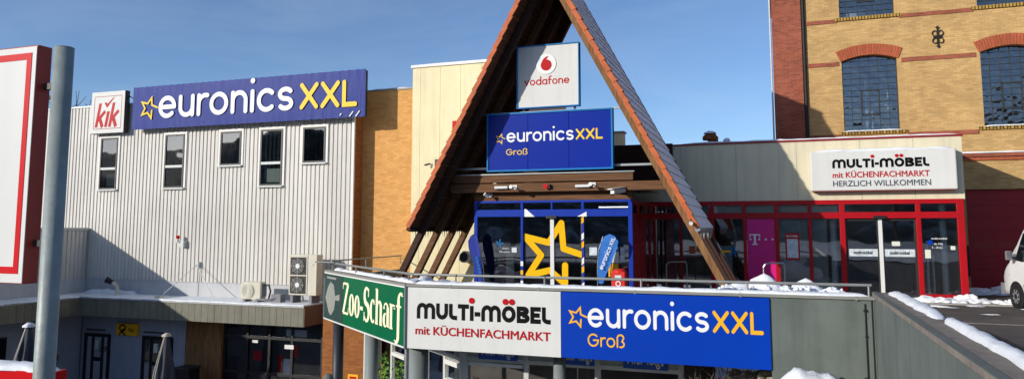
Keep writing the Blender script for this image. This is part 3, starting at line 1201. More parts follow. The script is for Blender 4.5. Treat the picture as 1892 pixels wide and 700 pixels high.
# canopy all round
C_ = MB()
x = -26.0
while x < -15.6:
    C_.box(x + .006, min(x + .294, -15.585), 22.08, 22.12, -1.33, -.66)
    x += .30
y = 12.0
while y < 22.0:
    C_.box(-26.02, -25.98, y + .006, y + .294, -1.33, -.66)
    y += .30
can = C_.build('canopy', M['canopy'], H)
b = MB()
b.box(-26.0, -15.58, 22.12, 23.58, -1.31, -.68)
b.box(-27.49, -26.0, 12.0, 23.58, -1.31, -.68)
b.build('canopy_core', M['darkframe'], can)
b = MB()
b.box(-26.04, -15.56, 22.05, 22.14, -.68, -.62)
b.box(-26.05, -25.96, 12.0, 22.1, -.68, -.62)
b.build('drip_edge', M['alu'], can)
MB().box(-15.58, -15.55, 22.09, 23.58, -1.33, -.64).build('canopy_side', M['canopyside'], can)
sn = MB()
sn.prism([(-26.05, 22.1, -.66), (-15.6, 22.1, -.66), (-15.6, 23.57, -.66), (-27.46, 23.57, -.66), (-27.46, 12, -.66), (-26.0, 12, -.66)], (0, 0, .07))
sn.ridge([(-25.8, 22.2, -.63), (-15.7, 22.2, -.63)], .3, .06, 21)
sn.ridge([(-26.5, 12.2, -.63), (-26.4, 22.3, -.63)], 1.0, .08, 22)
sn.ridge([(-27.2, 23.3, -.63), (-24.5, 23.45, -.63)], .4, .2, 23)
sn.build('canopy_snow', M['snow'], can, smooth=False)

# ground floor under the canopy
MB().box(-27.5, -22.05, 23.56, 23.6, -4.7, -1.32).build('ground_wall', M['plaster'], H)


def low_door(x0, x1, zt, sheet):
    f = MB()
    w = .13
    f.box(x0, x0 + w, 23.5, 23.555, -4.7, zt)
    f.box(x1 - w, x1, 23.5, 23.555, -4.7, zt)
    f.box(x0 + w, x1 - w, 23.5, 23.555, zt - w, zt)
    f.box(x0 + .42, x0 + .52, 23.5, 23.555, -4.7, zt - w)
    f.box(x1 - .45, x1 - .35, 23.5, 23.555, -4.7, zt - w)
    f.box(x0 + .52, x1 - .45, 23.5, 23.555, -3.35, -3.2)
    o = f.build('door', M['black_plastic'], H)
    MB().quad((x0 + w, 23.53, -4.7), (x1 - w, 23.53, -4.7), (x1 - w, 23.53, zt - w), (x0 + w, 23.53, zt - w)).build('pane', M['glassdark'], o)
    MB().box(x0 + w, x1 - w, 23.54, 23.556, -4.7, zt - w).build('dim_room', M['shelf' if sheet == 1 else 'room'], o)
    MB().box(x0 + .62, x0 + .82, 23.49, 23.498, -2.85, -2.5).build('notice', M['paper'], o)
    MB().box(x0 + .05, x1 - .3, 23.52, 23.555, zt + .12, zt + .17).build('vent_slot', M['darkframe'], o)


low_door(-27.3, -25.9, -2.25, 1)
low_door(-24.2, -22.65, -2.22, 0)
MB().cyl((-22.02, 23.5, -4.7), (-22.02, 23.5, -1.33), .05).build('downpipe', M['plaster'], H)
MB().box(-21.95, -21.0, 23.45, 23.6, -4.7, -1.32).box(-20.9, -20.1, 23.3, 23.6, -4.7, -1.32).build('timber_pillar', M['woodleg'], H)
b = MB()
for x in (-20.05, -19.0, -18.0, -17.0, -15.7):
    b.box(x - .05, x + .05, 23.42, 23.5, -4.7, -1.32)
b.box(-20.0, -15.65, 23.416, 23.496, -2.05, -1.95)
b.box(-20.0, -15.65, 23.416, 23.496, -3.35, -3.25)
o = b.build('shop_window', M['black_plastic'], H)
MB().quad((-20, 23.46, -4.7), (-15.65, 23.46, -4.7), (-15.65, 23.46, -1.32), (-20, 23.46, -1.32)).build('pane', M['glasslow'], o)
MB().box(-20.05, -15.6, 23.52, 23.6, -4.7, -1.32).build('dim_room', M['room'], o)
b = MB()
b.box(-18.75, -18.5, 23.40, 23.41, -2.2, -2.1)
b.box(-17.3, -16.9, 23.40, 23.412, -2.35, -2.2)
b.build('sticker', M['whitealu'], o)
for q in ((-18.75, -18.35, -2.85, -2.5), (-17.05, -16.75, -2.65, -2.2), (-17.6, -17.4, -3.2, -2.6)):
    MB().box(q[0], q[1], 23.475, 23.485, q[2], q[3]).build('red_sticker', M['red'], o)
for q in ((-17.38, -16.95, -3.25, -2.72), (-17.5, -17.0, -4.2, -3.55), (-17.3, -16.4, -1.9, -1.65)):
    MB().box(q[0], q[1], 23.477, 23.486, q[2], q[3]).build('poster', M['poster'], o)

# post office plate
x0, z1 = PX(217, 596, 23.45)
x1, z0 = PX(254, 620, 23.45)
sg = thing('post_sign', (-25, 23.5, z0), 'small yellow plate with black post horn between the doors under the canopy', 'sign')
MB().box(x0, x1, 23.40, 23.54, z0, z1).build('panel', M['postyellow'], sg, bevel=.01)
b = MB()
pl = Plane((0, 23.40, 0))
hx, hz = x0 + .34, (z0 + z1) / 2 + .06
add_strokes(b, pl, [arc(0, 0, 1, .8, -40, 300, 20), [(.5, -.3), (-1.1, -1.9)], [(-.5, -.7), (1.1, -1.9)]], .42, lambda x, y: (hx + x * .15, hz + y * .15))
b.build('post_horn', M['black'], sg)
font_text('plate_text', 'Post', M['black'], pl, x0 + .68, x1 - .15, (z0 + z1) / 2 - .08, sg, .16, .02)

# roof-top units on the canopy
def fan(mb_b, mb_h, cx, cy, cz, r):
    mb_b.cyl((cx, cy - .015, cz), (cx, cy + .02, cz), r, n=28)
    mb_h.cyl((cx, cy - .04, cz), (cx, cy - .016, cz), r * .3, n=16)


ac = thing('air_conditioner', (-16.3, 22.9, -.6), 'tall beige air conditioner with two fans on the canopy', 'air conditioner', 'air conditioners on the canopy')
MB().box(-16.72, -15.55, 22.75, 23.13, -.32, 1.12).build('casing', M['acbody'], ac, bevel=.02)
for cz in (.72, .05):
    b, h = MB(), MB()
    b.box(-16.66, -16.0, 22.735, 22.752, cz - .31, cz + .31)
    fan(b, h, -16.33, 22.735, cz, .29)
    o = b.build('fan', M['fanblack'], ac)
    h.build('hub', M['whitealu'], o)
    g = MB()
    for rr in (.12, .18, .24):
        for k in range(20):
            t0, t1 = 2 * PI * k / 20, 2 * PI * (k + 1) / 20
            g.cyl((-16.33 + rr * math.cos(t0), 22.70, cz + rr * math.sin(t0)), (-16.33 + rr * math.cos(t1), 22.70, cz + rr * math.sin(t1)), .005, n=4)
    for k in range(8):
        t0 = 2 * PI * k / 8
        g.cyl((-16.33, 22.70, cz), (-16.33 + .3 * math.cos(t0), 22.70, cz + .3 * math.sin(t0)), .005, n=4)
    g.build('guard', M['greyframe'], o)
MB().box(-15.95, -15.93, 22.73, 22.752, -.3, 1.1).box(-15.8, -15.68, 22.73, 22.752, .75, .8).box(-15.553, -15.53, 22.85, 22.95, -.05, .1).build('panel_seam', M['greyframe'], ac)
MB().box(-16.6, -16.5, 22.7, 23.2, -.6, -.32).build('foot', M['vangrey'], ac)
MB().box(-15.8, -15.7, 22.7, 23.2, -.6, -.32).build('foot', M['vangrey'], ac)
MB().tube([(-16.9, 22.7, -.5), (-17.2, 22.6, -.45), (-17.5, 22.5, -.5), (-17.9, 22.5, -.5)], .035).box(-17.35, -16.95, 22.6, 22.9, -.6, -.3).build('pipe', M['vangrey'], ac)

ac = thing('air_conditioner', (-18.1, 22.6, -.6), 'small beige air conditioner with one fan beside the tall one', 'air conditioner', 'air conditioners on the canopy')
MB().box(-18.62, -17.75, 22.5, 22.82, -.5, .12).build('casing', M['acbody'], ac, bevel=.02)
b, h = MB(), MB()
fan(b, h, -18.28, 22.49, -.2, .24)
o = b.build('fan', M['acbody'], ac)
g = MB()
for rr in (.08, .14, .2, .25):
    for k in range(20):
        t0, t1 = 2 * PI * k / 20, 2 * PI * (k + 1) / 20
        g.cyl((-18.28 + rr * math.cos(t0), 22.46, -.2 + rr * math.sin(t0)), (-18.28 + rr * math.cos(t1), 22.46, -.2 + rr * math.sin(t1)), .006, n=4)
g.build('guard', M['greyframe'], o)
MB().box(-17.75, -17.71, 22.52, 22.8, -.4, .05).build('side_cover', M['vangrey'], ac)
MB().tube([(-17.7, 22.65, 0), (-17.5, 22.65, .02), (-17.42, 22.65, -.2), (-17.5, 22.65, -.5)], .03).build('pipe', M['black_plastic'], ac)
MB().box(-18.5, -18.4, 22.48, 22.85, -.6, -.5).build('foot', M['vangrey'], ac)
MB().box(-17.95, -17.85, 22.48, 22.85, -.6, -.5).build('foot', M['vangrey'], ac)

# small fittings on the hall wall
al = thing('wall_siren', (-22.45, 23.5, 1.5), 'small alarm siren with red lamp on the ribbed wall', 'alarm')
MB().box(-22.45, -22.25, 23.42, 23.6, 1.32, 1.58).build('casing', M['greyframe'], al)
MB().cyl((-22.5, 23.38, 1.66), (-22.5, 23.38, 1.78), .07).build('lamp', M['brightred'], al)
MB().cyl((-22.5, 23.38, 1.5), (-22.5, 23.38, 1.66), .05).build('holder', M['whitealu'], al)
br = thing('guy_bracket', (-21.6, 23.0, -.6), 'thin two armed stay bracket from wall to canopy', 'bracket')
MB().box(-21.68, -21.52, 23.48, 23.6, .55, .75).build('plate', M['greyframe'], br)
MB().cyl((-21.6, 23.5, .65), (-21.9 - .55, 22.5, -.6), .015).cyl((-21.6, 23.5, .65), (-19.9, 22.6, -.6), .015).build('stay', M['greyframe'], br)
MB().box(-22.55, -22.3, 22.4, 22.6, -.62, -.5).build('foot', M['acbody'], br)
cm = thing('canopy_floodlight', (-25.1, 22.9, -.6), 'small bent floodlight standing on the snowy canopy in shade', 'floodlight')
MB().tube([(-25.0, 22.9, -.6), (-25.0, 22.9, -.25), (-25.2, 22.85, -.1)], .07, 10).build('arm', M['acbody'], cm)
MB().cyl((-25.2, 22.85, -.1), (-25.42, 22.75, .02), .09, .13).build('head', M['black_plastic'], cm)

# discount shop sign
x0, z1 = -27.40, 7.81
x1, z0 = -25.55, 6.04
sg = thing('white_square_sign', (-26.5, 23.3, z0), 'square white box sign with slanted red letters and a tick at the roof edge', 'sign')
MB().box(x0, x1, 23.30, 23.52, z0, z1).build('box', M['white'], sg, bevel=.01)
MB().box(x1 - .005, x1 + .012, 23.29, 23.53, z0, z1).box(x0, x1, 23.32, 23.53, z0 - .012, z0 + .002).build('side', M['darkframe'], sg)
b = MB()
pl = Plane((0, 23.30, 0))
w_ = x1 - x0
for a in ((.1, .1, .9, .115), (.1, .885, .9, .9), (.085, .1, .1, .9), (.9, .1, .915, .9)):
    b.prism([pl.p(x0 + w_ * a[0], z0 + w_ * .95 * a[1], .003), pl.p(x0 + w_ * a[2], z0 + w_ * .95 * a[1], .003), pl.p(x0 + w_ * a[2], z0 + w_ * .95 * a[3], .003), pl.p(x0 + w_ * a[0], z0 + w_ * .95 * a[3], .003)], (0, .002, 0))
b.build('border', M['darkred'], sg)
b = MB()
put_word(b, pl, 'kik', .25, x0 + .24, x1 - .40, z0 + .26, .66, .12, slanted, False, .22)
b.build('lettering', M['red'], sg)
b = MB()
add_strokes(b, pl, [([(.0, .2), (.12, 0), (.6, .62)], [.16, .17, .05])], .1, lambda x, y: (x0 + .80 + x * .75, z0 + 1.16 + y * .56))
b.build('tick', M['red'], sg)
MB().cyl((x1, 23.5, 7.6), (x1 + .7, 23.62, 7.2), .02).build('stay', M['darkframe'], sg)

# navy banner
x0, x1, z0, z1 = -25.02, -13.99, 6.10, 7.86
sg = thing('navy_banner', (-19.5, 23.3, z0), 'very long navy banner with white and yellow letters along the hall roof', 'banner')
b = MB()
nx, nz = 160, 8
for j in range(nz + 1):
    for i in range(nx + 1):
        x = x0 + (x1 - x0) * i / nx
        t = j / nz
        e = (2 * abs(t - .5)) ** 3
        y = 23.22 - .010 * e * (.5 + noise.noise(Vector((i * .13, 7, 0)))) * math.sin(i * 1.15 + 5 * noise.noise(Vector((i * .09, 0, 0)))) - .008 * noise.noise(Vector((x * .7, t * 2, 3)))
        b.v.append((x, y, z0 + (z1 - z0) * t + .008 * e * math.sin(i * 1.35)))
for j in range(nz):
    for i in range(nx):
        a = j * (nx + 1) + i
        b.f.append((a, a + 1, a + nx + 2, a + nx + 1))
b.build('cloth', M['banner'], sg, smooth=True)
MB().box(x0 + .03, x1 - .03, 23.28, 23.42, z0 + .03, z1 - .03).build('frame', M['darkframe'], sg)
b = MB()
for x, ln in ((-14.28, .17), (-14.55, .15), (-15.0, .07)):
    b.obox((x, 23.188, z0 + .12), (ln * .5, 0, ln * .6), (.02, 0, -.015), (0, .003, 0))
b.build('torn_edge', M['white'], sg)
YB = 23.185
electronics_logo(Plane((0, YB, 0)), sg, YB, ((275, 200), .44), (292, 541), (553, 659), 219.5, .92, M['letter'], M['yellow'])

# ---- brick annex
A = thing('brick_annex', (-13.5, 27, -4.7), 'orange brick annex wall between the metal hall and the cream block', 'building')
MB().box(-14.655, -12.35, 24.2, 34, -4.7, 7.2).build('wall', M['annexbrick'], A)
MB().box(-14.66, -12.36, 24.17, 34, 7.2, 7.26).build('roof_edge', M['coping'], A)
MB().ridge([(-14.6, 24.35, 7.25), (-12.4, 24.35, 7.25)], .3, .06, 31).build('roof_snow', M['snow'], A, smooth=True)
# ---- cream block
A = thing('cream_block', (-11, 27, -4.7), 'tall cream panelled block behind the left roof slope', 'building')
b = MB()
for xa, xb in ((-12.37, -12.06), (-12.05, -11.27), (-11.26, -10.47), (-10.46, -9.67), (-9.66, -9.1)):
    b.box(xa, xb, 23.8, 23.9, -1, 7.88)
b.box(-12.35, -9.12, 23.82, 33, -4.7, 7.86)
b.build('wall', M['cream'], A)
MB().box(-12.42, -9.06, 23.74, 33, 7.88, 7.97).build('roof_edge', M['trim'], A)
MB().ridge([(-12.4, 23.95, 7.97), (-9.1, 23.95, 7.97)], .3, .05, 33).build('roof_snow', M['snow'], A, smooth=True)
MB().cyl((-11.6, 23.75, 4.35), (-11.75, 23.6, 4.3), .03).box(-11.4, -11.3, 23.7, 23.8, 4.2, 4.5).build('wall_hook', M['darkframe'], A)
o = MB().box(-10.75, -10.55, 23.74, 23.8, 5.5, 5.85).build('red_plate', M['red'], A)
vt = thing('wall_vent', (-10.2, 23.6, .95), 'round grey wall vent low on the cream block', 'vent')
MB().cyl((-10.15, 23.79, 1.1), (-10.15, 23.45, 1.1), .2, n=20).build('drum', M['greyframe'], vt)
MB().cyl((-10.15, 23.45, 1.1), (-10.15, 23.42, 1.1), .15, n=20).build('flap', M['darkframe'], vt)
# ================================================================== A-FRAME PORCH
AX, AZ = -6.0, 9.85
YF, YK = 19.2, 23.4
D = {-1: Vector((-4.1, 0, -7.73)).normalized(), 1: Vector((4.1, 0, -7.73)).normalized()}
NN = {-1: Vector((-7.73, 0, 4.1)).normalized(), 1: Vector((7.73, 0, 4.1)).normalized()}
LEN = 8.75
AP = Vector((AX, 0, AZ))
T = thing('timber_gable_porch', (AX, 21, 0), 'steep timber A-frame porch with grey roof and orange verge tiles', 'porch')
yv = Vector((0, 1, 0))


def sp(s, d, off, y):
    return AP + D[s] * d + NN[s] * off + yv * y


PITCHT = .335
for s in (-1, 1):
    # stepped courses of roof tiles, each tile its own slab
    b = MB()
    n = int(LEN / PITCHT)
    rnd = random.Random(5 + s)
    for i in range(n + 1):
        d0 = i * PITCHT
        d1 = min(d0 + PITCHT + .06, LEN + .05)
        y = YF + .13 - (.15 if i % 2 else 0)
        while y < YK:
            y1 = min(y + .298, YK)
            ya = max(y, YF + .12)
            lift = rnd.uniform(0, .006)
            p = [sp(s, d0, -.012 + lift, ya), sp(s, d0, -.012 + lift, y1), sp(s, d1, .036 + lift, y1), sp(s, d1, .036 + lift, ya)]
            b.prism(p, NN[s] * -.03)
            y += .302
    b.build('roof_tiles', M['slate'], T)
    # orange verge tiles on the front edge
    b = MB()
    for i in range(n):
        d0 = i * PITCHT
        d1 = d0 + PITCHT + .035
        j = rnd.uniform(-.006, .006)
        p = [sp(s, d0, .015, YF + j), sp(s, d0, .015, YF + .17), sp(s, d1, .05, YF + .17), sp(s, d1, .05, YF + j)]
        b.prism(p, NN[s] * -.035)
        p = [sp(s, d0, .012, YF + j - .012), sp(s, d1, .047, YF + j - .022), sp(s, d1, -.085, YF + j - .022), sp(s, d0, -.115, YF + j - .012)]
        b.prism(p, (0, .03, 0))
    o = b.build('verge_tiles', M['orangetile'], T)
    # back verge
    b = MB()
    b.prism([sp(s, 0, .03, YK), sp(s, LEN, .03, YK), sp(s, LEN, -.12, YK), sp(s, 0, -.12, YK)], (0, .03, 0))
    b.build('back_verge', M['wooddark'], T)
    # boarding and laths under the tiles
    b = MB()
    b.prism([sp(s, .02, -.06, YF + .02), sp(s, .02, -.06, YK), sp(s, LEN - .02, -.06, YK), sp(s, LEN - .02, -.06, YF + .02)], NN[s] * -.02)
    b.build('roof_boarding', M['woodboard'], T)
    b = MB()
    for i in range(1, 26):
        dd = i * PITCHT
        b.obox(sp(s, dd, -.095, (YF + YK) / 2 + .03), D[s] * .03, NN[s] * .013, (0, (YK - YF) / 2 - .06, 0))
    b.build('laths', M['wood'], T)
    # rafters that run on as legs
    for y in (19.85, 20.95, 22.05, 23.15):
        b = MB()
        dend = LEN + 2.55
        a0, a1 = -.112, -.30
        p = [sp(s, .08, a0, y - .09), sp(s, dend, a0, y - .09), sp(s, dend, a1, y - .09), sp(s, .3, a1, y - .09)]
        b.prism(p, (0, .18, 0))
        b.build('rafter_leg', M['woodleg' if s > 0 and y < 20 else ('wood' if s < 0 and y > 20 else 'wooddark')], T, bevel=.012)  # legs in shade get darker timber; their shade is put into the colour
# ridge tiles, ridge beam, eaves gutter strip
b = MB()
for i in range(13):
    y = YF - .02 + i * .33
    b.cyl((AX, y, AZ - .03), (AX, y + .35, AZ - .02), .11, .125, 10)
b.build('ridge_tiles', M['orangetile'], T)
MB().box(AX - .09, AX + .09, YF + .15, YK - .05, AZ - .62, AZ - .3).build('ridge_beam', M['wood'], T)
for s in (-1, 1):
    b = MB()
    b.obox(sp(s, LEN + .06, -.05, (YF + YK) / 2), D[s] * .05, NN[s] * .06, (0, (YK - YF) / 2 - .05, 0))
    for k in range(22):
        y = YF + .4 + k * .17
        L_ = .08 + .16 * abs(math.sin(k * 2.3))
        p = sp(s, LEN + .1, -.03, y)
        b.cyl(p, p + Vector((0, 0, -L_)), .018, .003, 5)
    b.build('eaves_strip', M['alu'] if s > 0 else M['wooddark'], T)
# cross beams
MB().box(-9.1, -3.70, 20.2, 20.36, 3.40, 3.62).build('cross_beam', M['wood'], T, bevel=.01)
MB().box(-9.0, -3.66, 20.15, 20.38, 3.62, 3.65).build('beam_flashing', M['alu'], T)
MB().box(-9.2, -2.66, 20.22, 20.38, 3.12, 3.37).build('cross_beam', M['wood'], T, bevel=.01)
# sign carrying bars
b = MB()
b.box(-8.35, -3.7, 20.33, 20.39, 5.42, 5.47)
b.box(-9.15, -2.95, 20.33, 20.39, 3.80, 3.86)
b.box(-6.95, -6.89, 20.33, 20.39, 5.45, 7.2)
b.box(-5.4, -5.34, 20.33, 20.39, 5.45, 7.2)
b.build('sign_bar', M['alu'], T)

# telephone shop sign
x0, x1, z0, z1 = -7.05, -5.22, 5.57, 7.36
sg = thing('white_square_sign', (-6.1, 20.2, z0), 'white square sign with a red drop and red letters high inside the gable', 'sign')
MB().box(x0, x1, 20.2, 20.33, z0, z1).build('box', M['white'], sg, bevel=.008)
b = MB()
for a in ((x0 - .03, x0, z0 - .03, z1 + .03), (x1, x1 + .03, z0 - .03, z1 + .03), (x0, x1, z0 - .03, z0), (x0, x1, z1, z1 + .03)):
    b.box(a[0], a[1], 20.17, 20.35, a[2], a[3])
b.build('rim', M['bluerim'], sg)
pl = Plane((0, 20.2, 0))
cx, cz = PX(1009.5, 119, 20.2)
b = MB()
b.prism([pl.p(cx + .30 * math.cos(2 * PI * k / 36), cz + .30 * math.sin(2 * PI * k / 36), .02) for k in range(36)], (0, .018, 0))
b.build('disc', M['letter'], sg, bevel=.006)
b = MB()
drop = [(.165 * math.cos(R(a)), -.03 + .165 * math.sin(R(a))) for a in range(105, 105 - 301, -12)] + [(-.135, .06), (-.10, .14), (-.03, .20), (.055, .235), (.07, .225), (.04, .19), (.02, .15)]
b.prism([pl.p(cx + x, cz + z, .026) for x, z in drop], (0, .004, 0))
b.build('drop_emblem', M['red'], sg)
b = MB()
xa, zb_ = PX(969, 160, 20.2)
xb_, _ = PX(1052, 160, 20.2)
put_word(b, pl, 'vodafone', .21, xa, xb_, zb_ + .01, .165, .13)
b.build('lettering', M['red'], sg)

# blue electronics light box
x0, x1, z0, z1 = -7.95, -4.28, 3.76, 5.38
sg = thing('blue_light_box', (-6.1, 20.15, z0), 'royal blue light box of three panels hanging across the gable', 'sign')
b = MB()
w3 = (x1 - x0) / 3
for k in range(3):
    b.box(x0 + k * w3 + .004, x0 + (k + 1) * w3 - .004, 20.15, 20.3, z0, z1)
b.build('panel', M['bluelit'], sg, bevel=.006)
b = MB()
for a in ((x0 - .045, x0, z0 - .045, z1 + .045), (x1, x1 + .045, z0 - .045, z1 + .045), (x0, x1, z0 - .045, z0), (x0, x1, z1, z1 + .045)):
    b.box(a[0], a[1], 20.12, 20.32, a[2], a[3])
b.build('rim', M['bluerim'], sg)
electronics_logo(Plane((0, 20.15, 0)), sg, 20.15, ((924.5, 257), .145), (936, 1060), (1064, 1114), 263.5, .285, M['letter'], M['yellow'], (935, 975, 287, .135))

# ================================================================== GLASS ENTRANCE AND STORE
St = thing('store_building', (-2, 26, 0), 'low store with cream fascia, red framed doors and a blue framed entrance', 'building')
# fascia and roof
b = MB()
xs = [-9.95, -5.2, -2.95, -1.2, .62, 2.45, 3.9, 5.18]
for xa, xb in zip(xs[:-1], xs[1:]):
    b.box(xa + .004, xb - .004, 24.8, 24.9, 2.93, 4.78)
b.box(-9.95, 5.14, 24.84, 28.3, 2.95, 4.76)
b.build('fascia', M['fascia'], St)
MB().box(-9.95, 5.22, 24.76, 28.35, 4.78, 4.83).build('fascia_cap', M['capred'], St)
MB().ridge([(-3, 25.0, 4.84), (5.15, 25.0, 4.84)], .38, .05, 41).build('roof_snow', M['snow'], St, smooth=True)
MB().box(-9.9, -3.2, 24.66, 24.79, 3.42, 4.86).build('dark_boarding', M['wooddark'], St)
# red frames
fr = MB()
Yr = 24.8


def post(x, w=.08, z0=0., z1=2.93):
    fr.box(x - w / 2, x + w / 2, Yr - .06, Yr + .06, z0, z1)


for x, w in ((-4.2, .12), (-3.97, .1), (-3.0, .09), (-2.0, .14), (-1.0, .10), (-.03, .13), (.94, .1), (1.86, .15), (3.93, .13), (5.03, .19)):
    post(x, w)
fr.box(-4.3, 5.12, Yr - .065, Yr + .065, 2.80, 2.935)
fr.box(-4.3, 5.12, Yr - .065, Yr + .065, 2.37, 2.56)
fr.box(-4.3, 1.9, Yr - .06, Yr + .06, 0, .16)
fr.box(3.9, 5.12, Yr - .065, Yr + .065, 0, .16)
for x in (-2.5, .44):
    pass
fr.box(5.0, 5.12, Yr, 26.4, 2.37, 2.93)
fr.build('red_frame', M['redframe'], St, bevel=.008)
g = MB()
g.quad((-4.3, Yr + .01, .1), (1.86, Yr + .01, .1), (1.86, Yr + .01, 2.9), (-4.3, Yr + .01, 2.9))
g.quad((3.93, Yr + .01, .1), (5.03, Yr + .01, .1), (5.03, Yr + .01, 2.9), (3.93, Yr + .01, 2.9))
g.quad((1.86, Yr + .01, 2.4), (3.93, Yr + .01, 2.4), (3.93, Yr + .01, 2.9), (1.86, Yr + .01, 2.9))
g.build('shop_pane', M['glass'], St)
# end return of the glass porch
rt = MB()
rt.box(5.05, 5.14, 24.9, 28.3, 0, 2.93)
rt.build('porch_side', M['cream'], St)
# sliding doors of the furniture entrance
dn = Plane((0, 24.84, 0))
for x0, x1 in ((1.95, 2.86), (2.94, 3.86)):
    f = MB()
    for a in ((x0, x0 + .05), (x1 - .05, x1)):
        f.box(a[0], a[1], 24.84, 24.9, .02, 2.37)
    f.box(x0 + .05, x1 - .05, 24.84, 24.9, .02, .12)
    f.box(x0 + .05, x1 - .05, 24.84, 24.9, 2.3, 2.37)
    o = f.build('sliding_door', M['darkframe'], St)
    MB().quad((x0 + .05, 24.87, .1), (x1 - .05, 24.87, .1), (x1 - .05, 24.87, 2.3), (x0 + .05, 24.87, 2.3)).build('pane', M['glass'], o)
    MB().box(x0 + .05, x1 - .05, 24.855, 24.865, 1.23, 1.45).build('door_band', M['poster'], o)
    font_text('band_text', 'multi-möbel', M['black'], Plane((0, 24.853, 0)), x0 + .2, x1 - .2, 1.30, o, .1, .03, t=.002)
MB().box(2.85, 2.955, 24.80, 24.86, .02, 2.37).build('door_edge', M['whitealu'], St)
MB().box(2.72, 3.06, 24.68, 24.78, 2.36, 2.45).build('door_sensor', M['black_plastic'], St)
for q in ((3.2, 3.42, 24.845, 24.852, 1.55, 1.68), (4.05, 4.2, 24.74, 24.75, 1.2, 1.45), (4.72, 4.84, 24.74, 24.75, 1.45, 1.56)):
    MB().box(*q).build('notice', M['paper'], St)
for zz, tx in ((1.75, 'multi-möbel'), (1.6, 'Montag – Freitag'), (1.48, '9 – 18 Uhr')):
    font_text('opening_hours', tx, M['letter'], Plane((0, 24.80, 0)), 4.25, 4.25 + (.4 if 'm' in tx[:1] else .28), zz, St, .06, .01, t=.004)
MB().cyl((4.2, 24.745, 1.66), (4.2, 24.75, 1.66), .07, n=18).build('round_sticker', M['blue'], St)
# magenta panel with T
MB().box(-.93, -.10, Yr - .03, Yr + .005, .14, 2.36).build('magenta_panel', M['magenta'], St)
tl = Plane((0, Yr - .03, 0))
b = MB()
cx, cz = -.70, 1.72
for x0, x1, z0, z1 in ((-.14, .14, .13, .17), (-.03, .03, -.13, .13), (-.08, .08, -.17, -.13), (-.16, -.13, .06, .17), (.13, .16, .06, .17), (-.16, -.10, -.02, .03), (.10, .16, -.02, .03), (.30, .36, -.02, .03), (.50, .56, -.02, .03)):
    b.box(cx + x0, cx + x1, Yr - .04, Yr - .029, cz + z0, cz + z1)
b.build('letter_emblem', M['letter'], St)
# red notice frame
o = MB().box(.20, .62, Yr - .05, Yr - .02, 1.1, 1.92).build('notice_frame', M['redframe'], St)
MB().box(.25, .57, Yr - .056, Yr - .049, 1.16, 1.74).build('notice_sheet', M['poster'], o)
font_text('notice_text', 'MULTI-MÖBEL', M['letter'], Plane((0, Yr - .05, 0)), .24, .58, 1.80, o, .06, .02, t=.003)
# inside the store
MB().box(.02, .88, 24.88, 24.89, .1, 2.36).box(.98, 1.42, 24.88, 24.89, .1, 2.36).build('roller_blind', M['blind'], St)
MB().box(-3.0, 1.75, 24.88, 24.89, 2.56, 2.8).build('transom_reflection', M['paper'], St)  # pale strip standing for the grey reflection in the transom panes
MB().box(-4.3, 5.0, 28.1, 28.25, 0, 2.93).box(-4.2, 5.0, 24.9, 28.2, 2.88, 2.925).box(-4.4, -4.32, 24.1, 28.2, 0, 2.93).build('store_room', M['roomwarm'], St)
b = MB()
rnd = random.Random(8)
for x in (-3.6, -2.6, -1.5, .3, 1.4, 4.3):
    for k in range(5):
        w = rnd.uniform(.2, .5)
        z = .3 + k * .35
        b.box(x - w / 2, x + w / 2, 26.5, 26.9, z, z + rnd.uniform(.12, .28))
    b.box(x - .3, x + .3, 26.4, 27.0, 0, .28)
b.build('goods', M['shelf'], St)
b = MB()
b.cyl((1.62, 25.1, 0), (1.62, 25.1, 2.9), .1)
b.cyl((4.62, 25.15, 0), (4.62, 25.15, 2.9), .09)
b.box(4.12, 4.18, 25.0, 25.1, .1, 1.7)
b.box(4.28, 4.32, 25.0, 25.1, .1, 1.3)
b.box(-2.1, -1.45, 25.6, 25.65, 0, 1.5)
b.box(.05, .9, 25.5, 25.55, 0, 2.3)
b.build('inner_column', M['palecol'], St)
st_ = MB()
for k in range(5):
    a = 2 * PI * k / 5 + .3
    st_.obox((-1.35 + .09 * math.sin(a), Yr - .012, 1.35 + .09 * math.cos(a)), (.1 * math.sin(a), 0, .1 * math.cos(a)), (.022 * math.cos(a), 0, -.022 * math.sin(a)), (0, .003, 0))
st_.build('star_sticker', M['bluerim'], St)
MB().box(-1.75, -1.45, Yr - .015, Yr - .009, 1.3, 1.37).build('stripe_sticker', M['starfilm'], St)
MB().box(-2.75, -2.55, Yr - .015, Yr - .009, 1.25, 1.5).cyl((-2.4, Yr - .016, 1.42), (-2.4, Yr - .009, 1.42), .12, n=18).build('orange_sticker', M['orangetile'], St)

# blue vestibule
V = VM()
Yv = 24.0
VX0, VX1 = -9.98, -4.42
for x, w, zt in ((-9.92, .13, 3.0), (-8.22, .09, 3.0), (-7.16, .06, 2.96), (-6.09, .09, 3.0), (-4.5, .14, 3.0)):
    V.box(x - w / 2, x + w / 2, Yv - .05, Yv + .07, 2.46 if x == -7.16 else 0, zt)
V.box(VX0, VX1, Yv - .055, Yv + .07, 2.93, 3.01)
V.box(VX0 + .1, VX1 - .1, Yv - .055, Yv + .07, 2.46, 2.70)
V.box(VX0 + .1, -8.2, Yv - .05, Yv + .07, 0, .12)
V.box(-6.09, VX1, Yv - .05, Yv + .07, 0, .12)
V.build('blue_frame', M['blueframe'], St, bevel=.008)
VM().box(VX0, VX1, Yv - .02, Yv + .1, 3.01, 3.42).build('wood_header', M['wood'], St)
VM().box(VX0 - .1, VX1 + .1, Yv - .05, 28.6, 3.42, 3.48).build('vestibule_roof', M['coping'], St)
b = MB()
for y in (20.62, 21.6, 22.6, 23.6, 24.6):
    b.box(-3.86, -3.79, y - .05, y + .05, 0, 2.87)
b.box(-3.86, -3.795, 20.6, 24.7, 2.75, 2.87)
